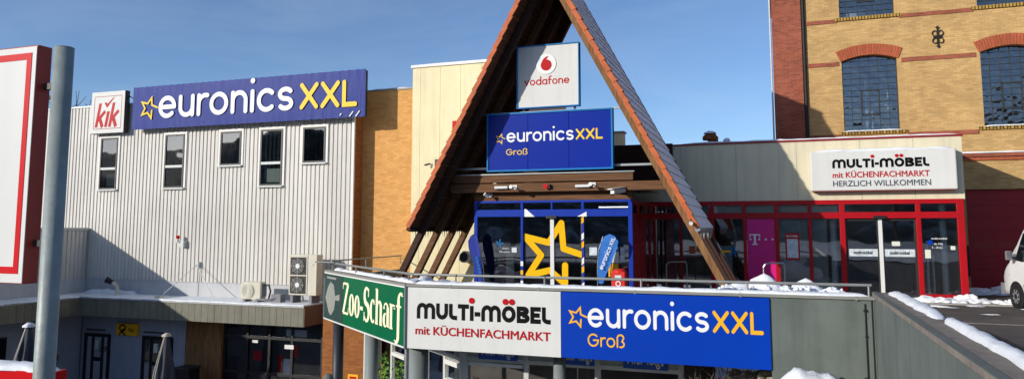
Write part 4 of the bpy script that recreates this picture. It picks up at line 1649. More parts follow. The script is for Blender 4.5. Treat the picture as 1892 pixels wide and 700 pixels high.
b.box(-3.86, -3.795, 20.6, 24.7, 2.35, 2.5)
b.box(-3.86, -3.795, 20.6, 24.7, 0, .14)
b.build('red_side_frame', M['redframe'], St)
MB().quad((-3.83, 20.6, 0), (-3.83, 24.75, 0), (-3.83, 24.75, 2.8), (-3.83, 20.6, 2.8)).build('side_pane', M['glass'], St)
MB().box(-3.81, -3.79, 20.7, 21.5, .14, 2.35).box(-3.81, -3.79, 21.7, 22.5, .14, 2.35).build('red_panel', M['redframe'], St)
b = MB()
for y in (21.1, 22.1):
    b.cyl((-3.792, y, 1.75), (-3.785, y, 1.75), .12, n=16).cyl((-3.792, y, .95), (-3.785, y, .95), .14, n=16)
    b.obox((-3.787, y, 1.35), (.004, 0, 0), (0, .07, 0), (0, 0, .22))
b.build('panel_reflection', M['capred'], St)  # bottle-shaped reflections on the red panels, painted as darker marks
g = VM()
g.quad((VX0, Yv + .01, 0), (-8.2, Yv + .01, 0), (-8.2, Yv + .01, 2.95), (VX0, Yv + .01, 2.95))
g.quad((-6.1, Yv + .01, 0), (-4.5, Yv + .01, 0), (-4.5, Yv + .01, 2.95), (-6.1, Yv + .01, 2.95))
g.quad((-8.2, Yv + .01, 2.6), (-6.1, Yv + .01, 2.6), (-6.1, Yv + .01, 2.95), (-8.2, Yv + .01, 2.95))
g.build('entrance_pane', M['glass'], St)
VM().box(-9.9, -4.5, 27.9, 28.0, 0, 3.0).box(-10.0, -9.9, 24.1, 28, 0, 3).box(-9.9, -4.5, 24.2, 28, 2.96, 3.0).build('entrance_room', M['room'], St)
b = VM()
for x in (-9.5, -8.9, -8.4, -7.4, -6.5, -5.8, -5.0):
    for k in range(4):
        w = rnd.uniform(.2, .5)
        b.box(x - w / 2, x + w / 2, 26.0, 26.4, .2 + k * .45, .2 + k * .45 + rnd.uniform(.15, .35))
b.build('entrance_goods', M['shelf'], St)
VM().box(-5.7, -4.7, 24.6, 24.66, 2.76, 2.80).build('ceiling_tube', M['tube'], St)
ds = Plane((0, Yv + .03, 0))
for x0, x1 in ((-8.17, -7.2), (-7.12, -6.14)):
    f = VM()
    for a in ((x0, x0 + .04), (x1 - .04, x1)):
        f.box(a[0], a[1], Yv + .03, Yv + .08, .02, 2.46)
    f.box(x0 + .04, x1 - .04, Yv + .03, Yv + .08, .02, .1)
    o = f.build('sliding_door', M['darkframe'], St)
    VM().quad((x0, Yv + .06, .05), (x1, Yv + .06, .05), (x1, Yv + .06, 2.46), (x0, Yv + .06, 2.46)).build('pane', M['glass'], o)
VM().box(-7.23, -7.10, Yv - .0, Yv + .05, .02, 2.44).build('door_edge', M['whitealu'], St)
VM().box(-7.35, -6.98, Yv - .1, Yv - .02, 2.40, 2.49).build('door_sensor', M['black_plastic'], St)
for sgn, xx in ((1, -8.12), (-1, -6.15)):
    pts = [(xx, 2.46), (xx + sgn * .36, 2.46), (xx + sgn * .06, 2.72), (xx, 2.72)] if sgn > 0 else [(xx + .2, 2.46), (xx - .12, 2.46), (xx + .2, 2.62)]
    VM().prism([(x, Yv - .064, z) for x, z in pts], (0, .006, 0)).build('white_corner_sticker', M['letter'], St)
# big outline star on the doors
b = VM()


def dp(px, py):
    return PX(px, py, Yv + .02)


path = [(1044, 525), (1044, 492)]
star = [dp(*p) for p in ((1074, 470), (1041, 459), (1037, 412), (1014, 448), (970, 437), (1000, 471), (976, 508), (1016, 499), (1044, 524), (1044, 490))]
add_strokes(b, Plane((0, Yv + .02, 0)), [[p, q] for p, q in zip(star[:-1], star[1:])], .21, lambda x, y: (x, y), .006, True)
b.build('yellow_star', M['starfilm'], St)
# striped tape on the post
for k in range(9):
    z = .05 + k * .27
    m = ['letter', 'flagdark', 'starfilm'][k % 3]
    VM().prism([(-6.13, Yv - .06, z), (-6.05, Yv - .06, z + .07), (-6.05, Yv - .06, z + .27), (-6.13, Yv - .06, z + .2)], (0, .006, 0)).build('tape_stripe', M[m], St)
for k, (z, m) in enumerate(((.15, 'letter'), (.35, 'flagdark'), (.5, 'starfilm'), (.8, 'letter'))):
    VM().box(-8.265, -8.175, Yv - .06, Yv - .052, z, z + .16).build('tape_stripe', M[m], St)
# stickers and posters on the entrance glass
b = VM()
for x, z, w, h in ((-5.75, 1.32, .26, .26), (-5.02, 1.42, .2, .1), (-4.78, 1.36, .14, .2), (-4.78, 1.1, .14, .2)):
    b.box(x - w / 2, x + w / 2, Yv - .015, Yv - .005, z - h / 2, z + h / 2)
b.build('sticker', M['poster'], St)
b = VM()
b.box(-5.18, -4.9, Yv - .015, Yv - .006, .95, 1.32)
b.build('price_sheet', M['paper'], St)
b = VM()
b.box(-5.25, -4.92, Yv - .015, Yv - .006, .5, .93)
b.build('yellow_sheet', M['postyellow'], St)
st_ = VM()
for k in range(5):
    a = 2 * PI * k / 5 + .2
    st_.obox((-9.05 + .07 * math.sin(a), Yv - .01, 1.55 + .07 * math.cos(a)), (.08 * math.sin(a), 0, .08 * math.cos(a)), (.018 * math.cos(a), 0, -.018 * math.sin(a)), (0, .003, 0))
st_.build('star_sticker', M['bluerim'], St)
font_text('opening_text', 'Unsere', M['letter'], Plane((0, 20.49, 0)), -7.64, -7.43, 1.47, St, .05, .0)
font_text('opening_text', 'Öffnungszeiten', M['letter'], Plane((0, 20.49, 0)), -7.73, -7.39, 1.37, St, .05, .0)
VM().box(-8.6, -8.42, Yv - .012, Yv - .006, 1.25, 1.42).build('sticker', M['poster'], St)
VM().obox((-8.85, 24.5, .7), (.14, 0, .0), (0, .05, 0), (0, 0, .5)).build('info_stand', M['cream_letter'], St)
VM().obox((-9.02, 24.5, .72), (.03, 0, .0), (0, .05, 0), (0, 0, .52)).build('info_stand_edge', M['red'], St)

# welcome sign above the furniture door
x0, x1, z0, z1 = 1.0, 4.96, 3.2, 4.41
sg = thing('welcome_sign', (3, 24.5, z0), 'thick white box sign with three lines of letters above the red doors', 'sign')
MB().box(x0, x1, 24.5, 24.78, z0, z1).build('box', M['white'], sg, bevel=.04)
MB().box(x0 + .03, x1 - .03, 24.505, 24.76, z0 - .008, z0).build('lower_edge', M['redframe'], sg)
MB().ridge([(x0 + .1, 24.63, z1 - .01), (x1 - .1, 24.63, z1 - .01)], .25, .07, 51, taper=.2).build('snow_cap', M['snow'], sg, smooth=True)
pl = Plane((0, 24.5, 0))
a0, _ = PX(1538, 310, 24.5)
a1, _ = PX(1717, 308, 24.5)
furniture_logo(pl, sg, a0, a1, 3.89, .27)
font_text('subtitle', 'mit KÜCHENFACHMARKT', M['red'], pl, a0, a1, 3.60, sg, .18, .018)
font_text('greeting', 'HERZLICH WILLKOMMEN', M['slategrey_letter'], pl, a0, a1 + .02, 3.335, sg, .18, .008)

# roof bits above the fascia
ch = thing('roof_cowl', (-1.6, 27, 4.8), 'small brown rounded cowl on the flat store roof', 'roof vent')
cx, cz = PX(1318, 262, 26.0)
MB().cyl((cx, 25.9, 4.8), (cx, 25.9, cz + .1), .17).dome((cx - .08, 25.9, cz + .05), .26, .26, .28, 14, 5).build('hood', M['lowbrick'], ch)
MB().dome((cx - .1, 25.9, cz + .26), .2, .24, .1, 12, 4).dome((cx + .45, 25.9, cz - .02), .12, .1, .12, 10, 4).build('snow_cap', M['snow'], ch, smooth=True)
ch = thing('roof_chimney', (-6, 32, 4.8), 'beige square chimney far behind the blue light box', 'chimney')
xx, zz = PX(1140, 246, 33)
MB().box(xx - .28, xx + .28, 33, 33.5, -4.7, zz).build('stack', M['cream'], ch)
MB().box(xx - .34, xx + .34, 32.95, 33.55, zz, zz + .08).build('cap', M['coping'], ch)

# spotlights and cameras on the porch beams
def spot(x, y, z, lab, aim, grp='spotlights under the gable'):
    s = thing('spotlight', (x, y, z), lab, 'spotlight', grp)
    MB().cyl((x, y, z), (x, y - .25, z - .03), .018).box(x - .07, x + .07, y - .02, y + .02, z - .06, z + .06).build('arm', M['whitealu'], s)
    a = Vector(aim).normalized()
    p = Vector((x, y - .24, z - .03))
    MB().cyl(p - a * .06, p + a * .10, .035, .055).build('head', M['whitealu'], s)
    return s


spot(-8.02, 20.46, 3.05, 'lone white spotlight on the wood header at the left', (-.5, -.5, .5))
spot(-7.15, 20.22, 3.26, 'white spotlight at the left of the red horn on the beam', (-.1, -.8, .2))
spot(-4.82, 20.22, 3.29, 'white spotlight at the right of the red horn on the beam', (-.1, -.8, .2))
for x, l in ((-7.55, 'white tube lamp at the left end of the lower beam'), (-5.12, 'white tube lamp at the right part of the lower beam')):
    s = thing('tube_lamp', (x, 20.15, 3.25), l, 'lamp', 'tube lamps on the beam')
    MB().cyl((x - .2, 20.15, 3.25), (x + .2, 20.15, 3.25), .045).build('tube', M['whitealu'], s)
    MB().box(x - .05, x + .05, 20.15, 20.22, 3.22, 3.28).build('bracket', M['greyframe'], s)
s = thing('alarm_horn', (-6.15, 20.2, 3.2), 'small red alarm horn in the middle of the lower beam', 'alarm')
MB().cyl((-6.19, 20.22, 3.26), (-6.19, 20.1, 3.26), .04, .07).build('horn', M['brightred'], s)
MB().box(-6.13, -6.07, 20.12, 20.22, 3.2, 3.32).build('mount', M['black_plastic'], s)
s = thing('security_camera', (-4.05, 20.3, 2.9), 'white security camera under the right end of the header', 'camera')
MB().obox((-4.09, 20.05, 3.09), Vector((.12, .21, .03)), Vector((.06, -.035, 0)), (0, 0, .06)).build('housing', M['whitealu'], s, bevel=.01)
MB().cyl((-3.95, 20.48, 3.02), (-4.03, 20.2, 3.02), .03).build('arm', M['black_plastic'], s)
MB().obox((-4.11, 20.02, 3.17), Vector((.145, .25, .04)), Vector((.08, -.045, 0)), (0, 0, .012)).build('sun_shield', M['whitealu'], s)
s = thing('downspout_lamp', (-1.9, 19.3, 2.2), 'small round lamp at the lower right roof corner', 'lamp')
MB().cyl((-2.05, 19.15, 2.22), (-2.05, 19.05, 2.2), .035, .05).build('head', M['whitealu'], s)
MB().cyl((-2.05, 19.15, 2.22), (-2.12, 19.3, 2.5), .02).build('arm', M['darkframe'], s)

# beach flags
def beach_flag(px_pts, Y, m, lab, text_m, ang, tx):
    pts = [PX(x, y, Y) for x, y in px_pts]
    bx = sum(p[0] for p in pts) / len(pts)
    f = thing('beach_flag', (bx, Y, 0), lab, 'flag', 'beach flags at the entrance')
    b = MB()
    n = len(pts)
    b.prism([(x, Y + .05 * math.sin(z * 3), z) for x, z in pts], (0, .012, 0))
    b.build('cloth', m, f)
    return f, pts


fpts = [(1105, 524), (1104, 500), (1106, 470), (1111, 447), (1118, 436), (1127, 432), (1136, 436), (1143, 446), (1139, 462), (1130, 485), (1119, 508), (1113, 524)]
f, pts = beach_flag(fpts, 20.1, M['flag'], 'light blue drop shaped flag right of the yellow star', None, 0, 0)
x0, z0 = PX(1110, 500, 20.03)
pl = Plane((x0, 20.04, z0), (.40, 0, .92), (-.92, 0, .40))
b = MB()
put_word(b, pl, 'euronics', .2, 0.04, .70, -.035, .095, .14)
put_word(b, pl, 'XXL', .2, .75, .98, -.035, .095, .14)
b.build('lettering', M['letter'], f)
xa, za = PX(1104, 520, 20.12)
MB().tube([(xa, 20.13, 0), (xa, 20.13, 1.0), (xa + .05, 20.13, 1.5), (xa + .17, 20.13, 1.85)], .012).build('pole', M['chrome'], f)
MB().box(xa - .3, xa + .35, 19.95, 20.3, 0, .04).build('base', M['black_plastic'], f)
fpts = [(884, 528), (880, 505), (873, 480), (867, 458), (866, 445), (870, 436), (877, 431), (883, 438), (887, 460), (890, 490), (891, 528)]
f, pts = beach_flag(fpts, 20.0, M['flagdark'], 'navy drop shaped flag leaning by the left door post', None, 0, 0)
x0, z0 = PX(888, 505, 19.94)
pl = Plane((x0, 19.95, z0), (-.22, 0, .97), (-.97, 0, -.22))
b = MB()
put_word(b, pl, 'euronics', .2, 0, .5, -.02, .075, .14)
b.build('lettering', M['bluerim'], f)
MB().tube([(x0 + .08, 20.03, 0), (x0 + .06, 20.03, .8), (x0 - .05, 20.03, 1.6)], .012).build('pole', M['chrome'], f)
MB().box(x0 - .2, x0 + .4, 19.8, 20.2, 0, .04).build('base', M['black_plastic'], f)

# red bin
x0, z1 = PX(1129, 496, 19.6)
x1, _ = PX(1155, 496, 19.6)
bn = thing('red_bin', ((x0 + x1) / 2, 19.8, 0), 'bright red stand bin with a white label before the blue frame', 'bin')
MB().box(x0, x1, 19.6, 19.95, .03, z1 - .08).build('body', M['binred'], bn, bevel=.03)
MB().dome(((x0 + x1) / 2, 19.78, z1 - .1), (x1 - x0) / 2 + .01, .19, .1, 20, 4, 0, 0).build('lid', M['binred'], bn)
MB().box(x0 + .1, x1 - .1, 19.585, 19.6, z1 - .26, z1 - .17).build('slot_label', M['poster'], bn)
b = MB()
add_strokes(b, Plane((0, 19.59, 0)), [arc(0, 0, .06, .06, 0, 360, 16)], .025, lambda x, y: ((x0 + x1) / 2 + x, .62 + y), .006)
b.build('round_emblem', M['letter'], bn)

# bent bicycle hoops
for px, l in ((1231, 'bent chrome hoop stand near the right roof leg, left one'), (1411, 'bent chrome hoop stand before the magenta panel')):
    x, _ = PX(px, 500, 23.2)
    h = MB()
    h.tube([(x, 23.2, 0), (x, 23.2, .93), (x + .05, 23.2, 1.02), (x + .12, 23.22, 1.05), (x + .55, 23.5, 1.05), (x + .58, 23.52, .95), (x + .58, 23.52, 0)], .025, 8)
    tag(h.build('hoop_stand', M['chrome']), l, 'stand', 'hoop stands')

# snow heaps on the terrace and pavement
def heap(name, lab, blobs, m='snow'):
    b = MB()
    for i, (x, y, z, rx, ry, rz) in enumerate(blobs):
        b.dome((x, y, z), rx, ry, rz, 26, 8, i + len(name) + rx * 10, .28)
    return tag(b.build(name, M[m], smooth=True), lab, 'snow')


rnd = random.Random(3)
def chunks(x0, x1, y0, y1, z0, n, r0, r1):
    return [(rnd.uniform(x0, x1), rnd.uniform(y0, y1), z0 * rnd.uniform(.75, 1), rnd.uniform(r0, r1), rnd.uniform(r0, r1), rnd.uniform(r0, r1) * .7) for k in range(n)]


heap('snow_heap', 'lumpy snow heap round the right roof legs on the terrace', [(-.95, 16.5, 0, .6, .6, .84), (-.3, 16.4, 0, 1.2, .7, .88), (.5, 16.4, 0, 1.1, .6, .82)] + chunks(-1.3, 1.2, 15.8, 16.4, .84, 90, .06, .16))
heap('snow_heap', 'flat snow heap round the left roof legs on the terrace', [(-8.6, 17.7, 0, 1.0, .8, .7), (-9.6, 18.9, 0, 1.0, .8, .66), (-7.6, 17.3, 0, .8, .6, .64)] + chunks(-9.0, -7.4, 17.1, 18.3, .55, 40, .08, .2))
heap('snow_heap', 'low snow ridge on the ground below the right red door post', [(3.9 + k * .17 + rnd.uniform(-.1, .1), 24.2 + rnd.uniform(-.3, .25), 0, rnd.uniform(.15, .35), .25, rnd.uniform(.06, .16)) for k in range(14)] + [(5.0, 24.3, 0, .24, .2, .2)])
heap('snow_heap', 'thin snow bank before the dark red garage', [(5.6 + k * .33, 27.6 + rnd.uniform(-.3, .2), 0, rnd.uniform(.3, .5), .35, rnd.uniform(.1, .3)) for k in range(9)])
b = MB()
for k in range(26):
    b.dome((2.4 + rnd.random() * 9, 23.3 - abs(rnd.gauss(0, .9)), 0), rnd.uniform(.06, .3), rnd.uniform(.05, .18), rnd.uniform(.01, .035), 12, 3, k, .4)
struct(b.build('snow_remains', M['slush'], smooth=True), 'stuff')
struct(MB().quad((2.6, 23.52, .004), (12, 23.52, .004), (12, 24.6, .004), (2.6, 24.6, .004)).build('pavement', M['kerb']))
# ================================================================== BRICK WAREHOUSE
YW = 28.4
Wh = thing('brick_warehouse', (5, 30, 0), 'tall old warehouse of ochre brick with red bands and arched grid windows', 'building')


def arch_loop(x0, x1, z0, zs, rise, n=14):
    """opening outline: sill, jambs and segmental arch"""
    w = (x1 - x0) / 2
    cx = (x0 + x1) / 2
    r = (w * w + rise * rise) / (2 * rise)
    a = math.asin(w / r)
    top = [(cx + r * math.sin(a - 2 * a * i / n), zs + rise - r + r * math.cos(a - 2 * a * i / n)) for i in range(n + 1)]
    return [(x0, z0), (x1, z0)] + top


WIN = [(2.34, 4.12, 5.47, 7.98, .18), (6.63, 8.41, 5.47, 7.98, .18), (2.34, 4.12, 9.58, 12.2, .18), (6.63, 8.41, 9.58, 12.2, .18)]


def holed_wall(outer, holes, y, depth, name, m, parent):
    bm = bmesh.new()
    edges = []
    w = wloc(parent)
    for lp in [outer] + holes:
        vs = [bm.verts.new((x - w.x, y - w.y, z - w.z)) for x, z in lp]
        for i in range(len(vs)):
            edges.append(bm.edges.new((vs[i], vs[(i + 1) % len(vs)])))
    bmesh.ops.triangle_fill(bm, use_beauty=True, use_dissolve=False, edges=edges, normal=(0, -1, 0))
    for lp in holes:
        k = len(lp)
        for i in range(k):
            (xa, za), (xb, zb) = lp[i], lp[(i + 1) % k]
            q = [bm.verts.new((x - w.x, yy - w.y, z - w.z)) for x, yy, z in ((xa, y, za), (xb, y, zb), (xb, y + depth, zb), (xa, y + depth, za))]
            bm.faces.new(q)
    me = bpy.data.meshes.new(name)
    bm.to_mesh(me)
    bm.free()
    me.materials.append(m)
    o = bpy.data.objects.new(name, me)
    COL.objects.link(o)
    o.parent = parent
    return o


gx0, gx1, gz1 = 5.95, 10.2, 3.36
holed_wall([(.06, -.5), (14, -.5), (14, 13.5), (.06, 13.5)], [arch_loop(*w) for w in WIN] + [[(gx0, -.3), (gx1, -.3), (gx1, gz1), (gx0, gz1)]], YW, .22, 'front_wall', M['ochrebrick'], Wh)
MB().quad((.06, YW, -.5), (.06, 42, -.5), (.06, 42, 13.5), (.06, YW, 13.5)).quad((14, YW, -.5), (14, 42, -.5), (14, 42, 13.5), (14, YW, 13.5)).quad((.06, 42, -.5), (14, 42, -.5), (14, 42, 13.5), (.06, 42, 13.5)).build('side_wall', M['redbrick'], Wh)
MB().box(.0, 14.1, YW - .1, 42.1, 13.5, 13.8).build('roof', M['coping'], Wh)
MB().box(.04, 1.04, YW - .09, YW - .002, 0, 13.5).build('corner_pilaster', M['redbrick'], Wh)
MB().cyl((1.12, YW - .06, 0), (1.12, YW - .06, 13.4), .055).build('downpipe', M['iron'], Wh)
MB().cyl((-.02, YW - .0, 5.0), (-.02, YW - .0, 13.4), .03).build('corner_pipe', M['greyframe'], Wh)
# red bands between the openings
for z0, z1, gaps in ((7.83, 7.97, [(2.25, 4.25), (6.5, 8.55)]), (9.40, 9.53, [(2.25, 4.25), (6.5, 8.55)]), (5.22, 5.36, [(2.2, 4.35), (6.45, 8.6)]), (12.0, 12.13, [(2.25, 4.25), (6.5, 8.55)])):
    x = 1.2
    for a, c in gaps + [(14, 14)]:
        MB().box(x, a, YW - .03, YW + .01, z0, z1).build('red_band', M['redbrick'], Wh)
        x = c
for x0, x1, z0, zs, r in WIN:
    MB().box(x0 - .17, x1 + .2, YW - .06, YW + .03, z0 - .13, z0 - .02).build('window_sill', M['sillbrick'], Wh)
for x0, x1, z0, zs, r in WIN[:2]:
    MB().ridge([(x0 - .05, YW + .03, z0 - .02), (x1 + .08, YW + .03, z0 - .02)], .22, .05, 61, taper=.2).build('sill_snow', M['snow'], Wh, smooth=True)
# arches
for x0, x1, z0, zs, rise in WIN:
    w = (x1 - x0) / 2
    cx = (x0 + x1) / 2
    r = (w * w + rise * rise) / (2 * rise)
    a = math.asin(w / r)
    cz = zs + rise - r
    b = MB()
    n = 22
    for i in range(n):
        a0, a1 = a * 1.03 - 2 * a * 1.03 * i / n, a * 1.03 - 2 * a * 1.03 * (i + 1) / n
        g = .0012 * 1.5
        p = [(cx + rr * math.sin(t), YW - .035, cz + rr * math.cos(t)) for rr, t in ((r + .002, a0 - g), (r + .39, a0 - g), (r + .39, a1 + g), (r + .002, a1 + g))]
        b.prism(p, (0, .05, 0))
    b.build('brick_arch', M['archbrick'], Wh)
# windows
for k, (x0, x1, z0, zs, rise) in enumerate(WIN):
    lp = arch_loop(x0, x1, z0, zs, rise)
    yg = YW + .2
    gr = MB()

    def ztop(x):
        w = (x1 - x0) / 2
        r = (w * w + rise * rise) / (2 * rise)
        return zs + rise - r + math.sqrt(max(r * r - (x - (x0 + x1) / 2) ** 2, 0))
    nb = 6
    for i in range(nb + 1):
        x = x0 + (x1 - x0) * i / nb
        t = .009 if 0 < i < nb else .035
        gr.box(x - t, x + t, yg - .03, yg + .01, z0, ztop(x))
    z = z0
    j = 0
    while z < zs + .1:
        t = .007 if j else .03
        gr.box(x0, x1, yg - .028, yg + .008, max(z - t, z0), z + t)
        z += .21
        j += 1
    # opening casement
    a0, a1, c0, c1 = x0 + .35 * (x1 - x0), x0 + .66 * (x1 - x0), z0 + .58, z0 + 1.45
    for q in ((a0 - .025, a0 + .025, c0, c1), (a1 - .025, a1 + .025, c0, c1), (a0, a1, c0 - .025, c0 + .025), (a0, a1, c1 - .025, c1 + .025)):
        gr.box(q[0], q[1], yg - .045, yg + .01, q[2], q[3])
    o = gr.build('grid_window', M['gridpaint'], Wh)
    b = MB()
    rp = random.Random(90 + k)
    for i in range(nb):
        xa, xb = x0 + (x1 - x0) * i / nb, x0 + (x1 - x0) * (i + 1) / nb
        zc = z0
        while zc < min(ztop(xa), ztop(xb)):
            zn_ = zc + .21
            ta, tb = (min(zn_, ztop(xa)), min(zn_, ztop(xb)))
            if zn_ > zs - .05:
                ta, tb = ztop(xa), ztop(xb)
                zn_ = 99
            tx, tz = rp.uniform(-.0006, .0006), rp.uniform(-.0007, .0007)
            b.quad((xa, yg - tx - tz, zc), (xb, yg + tx - tz, zc), (xb, yg + tx + tz, tb), (xa, yg - tx + tz, ta))
            zc = zn_
    b.build('pane', M['glassold'], o)
    b = MB()
    b.box(x0 - .3, x1 + .3, yg + 2.5, yg + 2.6, z0 - .3, zs + .5)
    b.build('dim_room', M['room'], o)
    if k == 0:
        b = MB()
        b.box(x0 + .78, x0 + .86, yg + .5, yg + .58, z0, z0 + 1.9)
        b.box(x0 + .95, x0 + 1.6, yg + .6, yg + .66, z0 + .95, z0 + 1.05)
        b.box(x0 + .95, x0 + 1.02, yg + .6, yg + .66, z0 + .1, z0 + 1.0)
        b.box(x0 + 1.5, x0 + 1.58, yg + .6, yg + .66, z0, z0 + 1.5)
        b.build('inner_frame', M['palecol'], o)
    if k == 2:
        b = MB()
        for q in ((.25, .60), (.62, .86)):
            b.box(x0 + q[0] , x0 + q[1], yg + .02, yg + .03, z0 + .05, z0 + .3)
        b.build('paper_sheet', M['paper'], o)
# wrought iron wall anchor
an = MB()
cx, cz = 5.40, 8.61
an.box(cx - .018, cx + .018, YW - .05, YW - .005, cz - .33, cz + .33)
an.box(cx - .14, cx + .14, YW - .05, YW - .005, cz - .015, cz + .015)
P = Plane((cx, YW - .02, cz))
for sx in (-1, 1):
    for sz in (-1, 1):
        add_strokes(an, P, [[(sx * x, sz * z) for x, z in [(.0, .05)] + arc(.09, .13, .075, .09, -100, 200, 12)]], .024, lambda x, y: (x, y), .03)
for z in (.33, -.33, 0):
    an.obox((cx, YW - .04, cz + z), (.03, 0, .03), (-.03, 0, .03), (0, .015, 0))
tag(an.build('wall_anchor', M['iron']), 'ornate black iron wall anchor on the ochre brick', 'ornament')
# ledge with snow, brick course, garage
MB().box(5.3, 14, YW - .12, YW + .02, 4.44, 4.56).build('ledge', M['redbrick'], Wh)
MB().box(5.3, 14, YW - .06, YW + .02, 4.32, 4.438).build('ledge_course', M['archbrick'], Wh)
MB().ridge([(5.3, YW - .05, 4.56), (13.9, YW - .05, 4.56)], .16, .05, 66, taper=.1).build('ledge_snow', M['snow'], Wh, smooth=True)
b = MB()
z = -.1
while z < gz1:
    b.box(gx0, gx1, YW + .12, YW + .2, z + .006, min(z + .42, gz1))
    z += .42
o = b.build('garage_door', M['garage'], Wh)
b = MB()
for k in range(6):
    b.box(gx0 + .2 + k * .7, gx0 + .75 + k * .7, YW + .112, YW + .121, 1.43, 1.62)
b.build('door_slot', M['darkred'], o)
MB().box(5.70, 5.9, YW - .25, YW - .02, .5, 1.5).build('meter_box', M['black_plastic'], Wh)

# ================================================================== VAN
def section(x):
    """roof height, belt half width, roof half width along a van (x = 0 rear, 5.9 nose)"""
    if x <= 4.25:
        zt = 2.5 if x > .15 else 2.38 + .12 * x / .15
    elif x <= 5.1:
        t = (x - 4.25) / .85
        zt = 2.5 - .08 * t - 1.0 * t ** 1.25
    else:
        t = (x - 5.1) / .8
        zt = 1.42 - .38 * t - .12 * t * t
    hw = .99 if x < 5.0 else .99 - .16 * ((x - 5.0) / .9) ** 2
    return zt, hw


def halfw(x, z):
    zt, hw = section(x)
    if z < 1.3:
        return hw * (.97 + .03 * min(1, (z - .3) / .5))
    return hw * (1 - .12 * (z - 1.3) / 1.2)


va = thing('parked_van', (6.25, 23.0, 0), 'white delivery van cut by the right edge of the view', 'van')
VH = R(9)                                 # heading, turned left of straight away
vf = Vector((-math.sin(VH), math.cos(VH), 0))
vl = Vector((-math.cos(VH), -math.sin(VH), 0))  # van's left
wheel = Vector((5.90, 23.0, 0))           # foot of the front left wheel
org = wheel - (vf * 4.75 + vl * .93) * .88


def vp(x, y, z):
    return org + (vf * x + vl * y + Vector((0, 0, z))) * .88


b = MB()
xs = [0, .1, .3, 1, 1.8, 2.6, 3.4, 4.0, 4.25, 4.45, 4.65, 4.85, 5.0, 5.1, 5.25, 5.45, 5.65, 5.8, 5.9]
ringn = None
for x in xs:
    zt, hw = section(x)
    zz = [.38, .5, .8, 1.1, 1.3]
    zz = [z for z in zz if z < zt - .2] + [1.3 + (zt - .2 - 1.3) * t for t in (.5, 1)] if zt > 1.8 else [.38, .5, .65, .8, zt - .25, zt - .18, zt - .1]
    zz = sorted(zz)[:7]
    while len(zz) < 7:
        zz.append(zz[-1] + .01)
    L_ = [(halfw(x, z), z) for z in zz]
    top = [(halfw(x, zt - .2) - .05, zt - .07), (halfw(x, zt - .2) - .2, zt), (halfw(x, zt - .2) * .4, zt + .02)]
    half = L_ + top
    ring = [(y, z) for y, z in half] + [(-y, z) for y, z in half[::-1]]
    k0 = len(b.v)
    for y, z in ring:
        b.v.append(tuple(vp(x, y, z)))
    if ringn is not None:
        n = len(ring)
        for i in range(n):
            j = (i + 1) % n
            b.f.append((ringn + i, ringn + j, k0 + j, k0 + i))
    else:
        b.f.append(tuple(range(k0, k0 + len(ring))))
    ringn = k0
b.f.append(tuple(range(ringn, ringn + len(ring))))
b.build('body', M['van'], va, smooth=True)
for s in (1, -1):
    def q(x, z, o=.012):
        return vp(x, s * (halfw(x, z) + o), z)
    o = MB().quad(q(3.35, 1.42), q(4.35, 1.38), q(4.75, 1.42), q(4.3, 2.22), q(3.35, 2.22)).build('side_window', M['carglass'], va)
    d = MB()
    for xa in (3.25, 4.62):
        d.quad(q(xa - .008, .55, .004), q(xa + .008, .55, .004), q(xa + .008, 1.4, .004), q(xa - .008, 1.4, .004))
    d.quad(q(.2, .95, .004), q(5.2, .95, .004), q(5.2, .965, .004), q(.2, .965, .004))
    d.build('door_seam', M['vangrey'], va)
    MB().quad(q(.1, .45, .01), q(3.7 if False else 4.3, .45, .01), q(4.3, .72, .014), q(.1, .72, .014)).build('side_trim', M['vangrey'], va)
    MB().obox(vp(3.5, s * (halfw(3.5, 1.2) + .02), 1.22), vf * .1, vl * .02, (0, 0, .025)).build('door_handle', M['vangrey'], va)
    m_ = MB().obox(vp(4.62, s * 1.20, 1.55), vl * .075, vf * .05, (0, 0, .12)).build('wing_mirror', M['vangrey'], va, bevel=.03)
    MB().obox(vp(4.56, s * 1.20, 1.55), vl * .065, vf * .006, (0, 0, .10)).build('mirror_glass', M['chrome'], m_)
    MB().cyl(vp(4.62, s * .95, 1.45), vp(4.62, s * 1.13, 1.5), .03).build('mirror_arm', M['black_plastic'], m_)
    MB().obox(vp(.02, s * .85, 1.0), vf * .03, vl * .08, (0, 0, .28)).build('tail_lamp', M['brightred'], va)
    MB().obox(vp(5.72, s * .66, .92), vf * .08, vl * .16, (0, 0, .1)).build('headlight', M['chrome'], va)
    for x in (1.15, 4.75):
        ar = MB()
        ar.cyl(vp(x, s * .80, .36), vp(x, s * (1.0), .36), .38, n=28)
        ar.build('wheel_arch', M['black_plastic'], va)
        w = MB().cyl(vp(x, s * .78, .34), vp(x, s * 1.015, .34), .30, n=32).build('wheel', M['tyre'], va, bevel=.03)
        rm = MB().cyl(vp(x, s * 1.0, .34), vp(x, s * 1.022, .34), .185, n=24)
        rm.build('rim', M['rim'], w)
        hb = MB().cyl(vp(x, s * 1.02, .34), vp(x, s * 1.03, .34), .07, n=12)
        for k in range(8):
            t = 2 * PI * k / 8
            c = vp(x, s * 1.022, .34) + vf * (.15 * math.cos(t)) + Vector((0, 0, .15 * math.sin(t)))
            hb.cyl(c, c + vl * (s * .005), .03, n=8)
        hb.build('hub', M['tyre'], w)
MB().quad(vp(4.45, .72, 2.28), vp(4.45, -.72, 2.28), vp(5.08, -.84, 1.52), vp(5.08, .84, 1.52)).build('windscreen', M['carglass'], va)
MB().box(0, 0, 0, 0, 0, 0) if False else None
MB().obox(vp(-.03, 0, .5), vf * .06, vl * .95, (0, 0, .1)).build('rear_bumper', M['vangrey'], va)
MB().obox(vp(5.88, 0, .5), vf * .06, vl * .8, (0, 0, .15)).build('front_bumper', M['vangrey'], va)

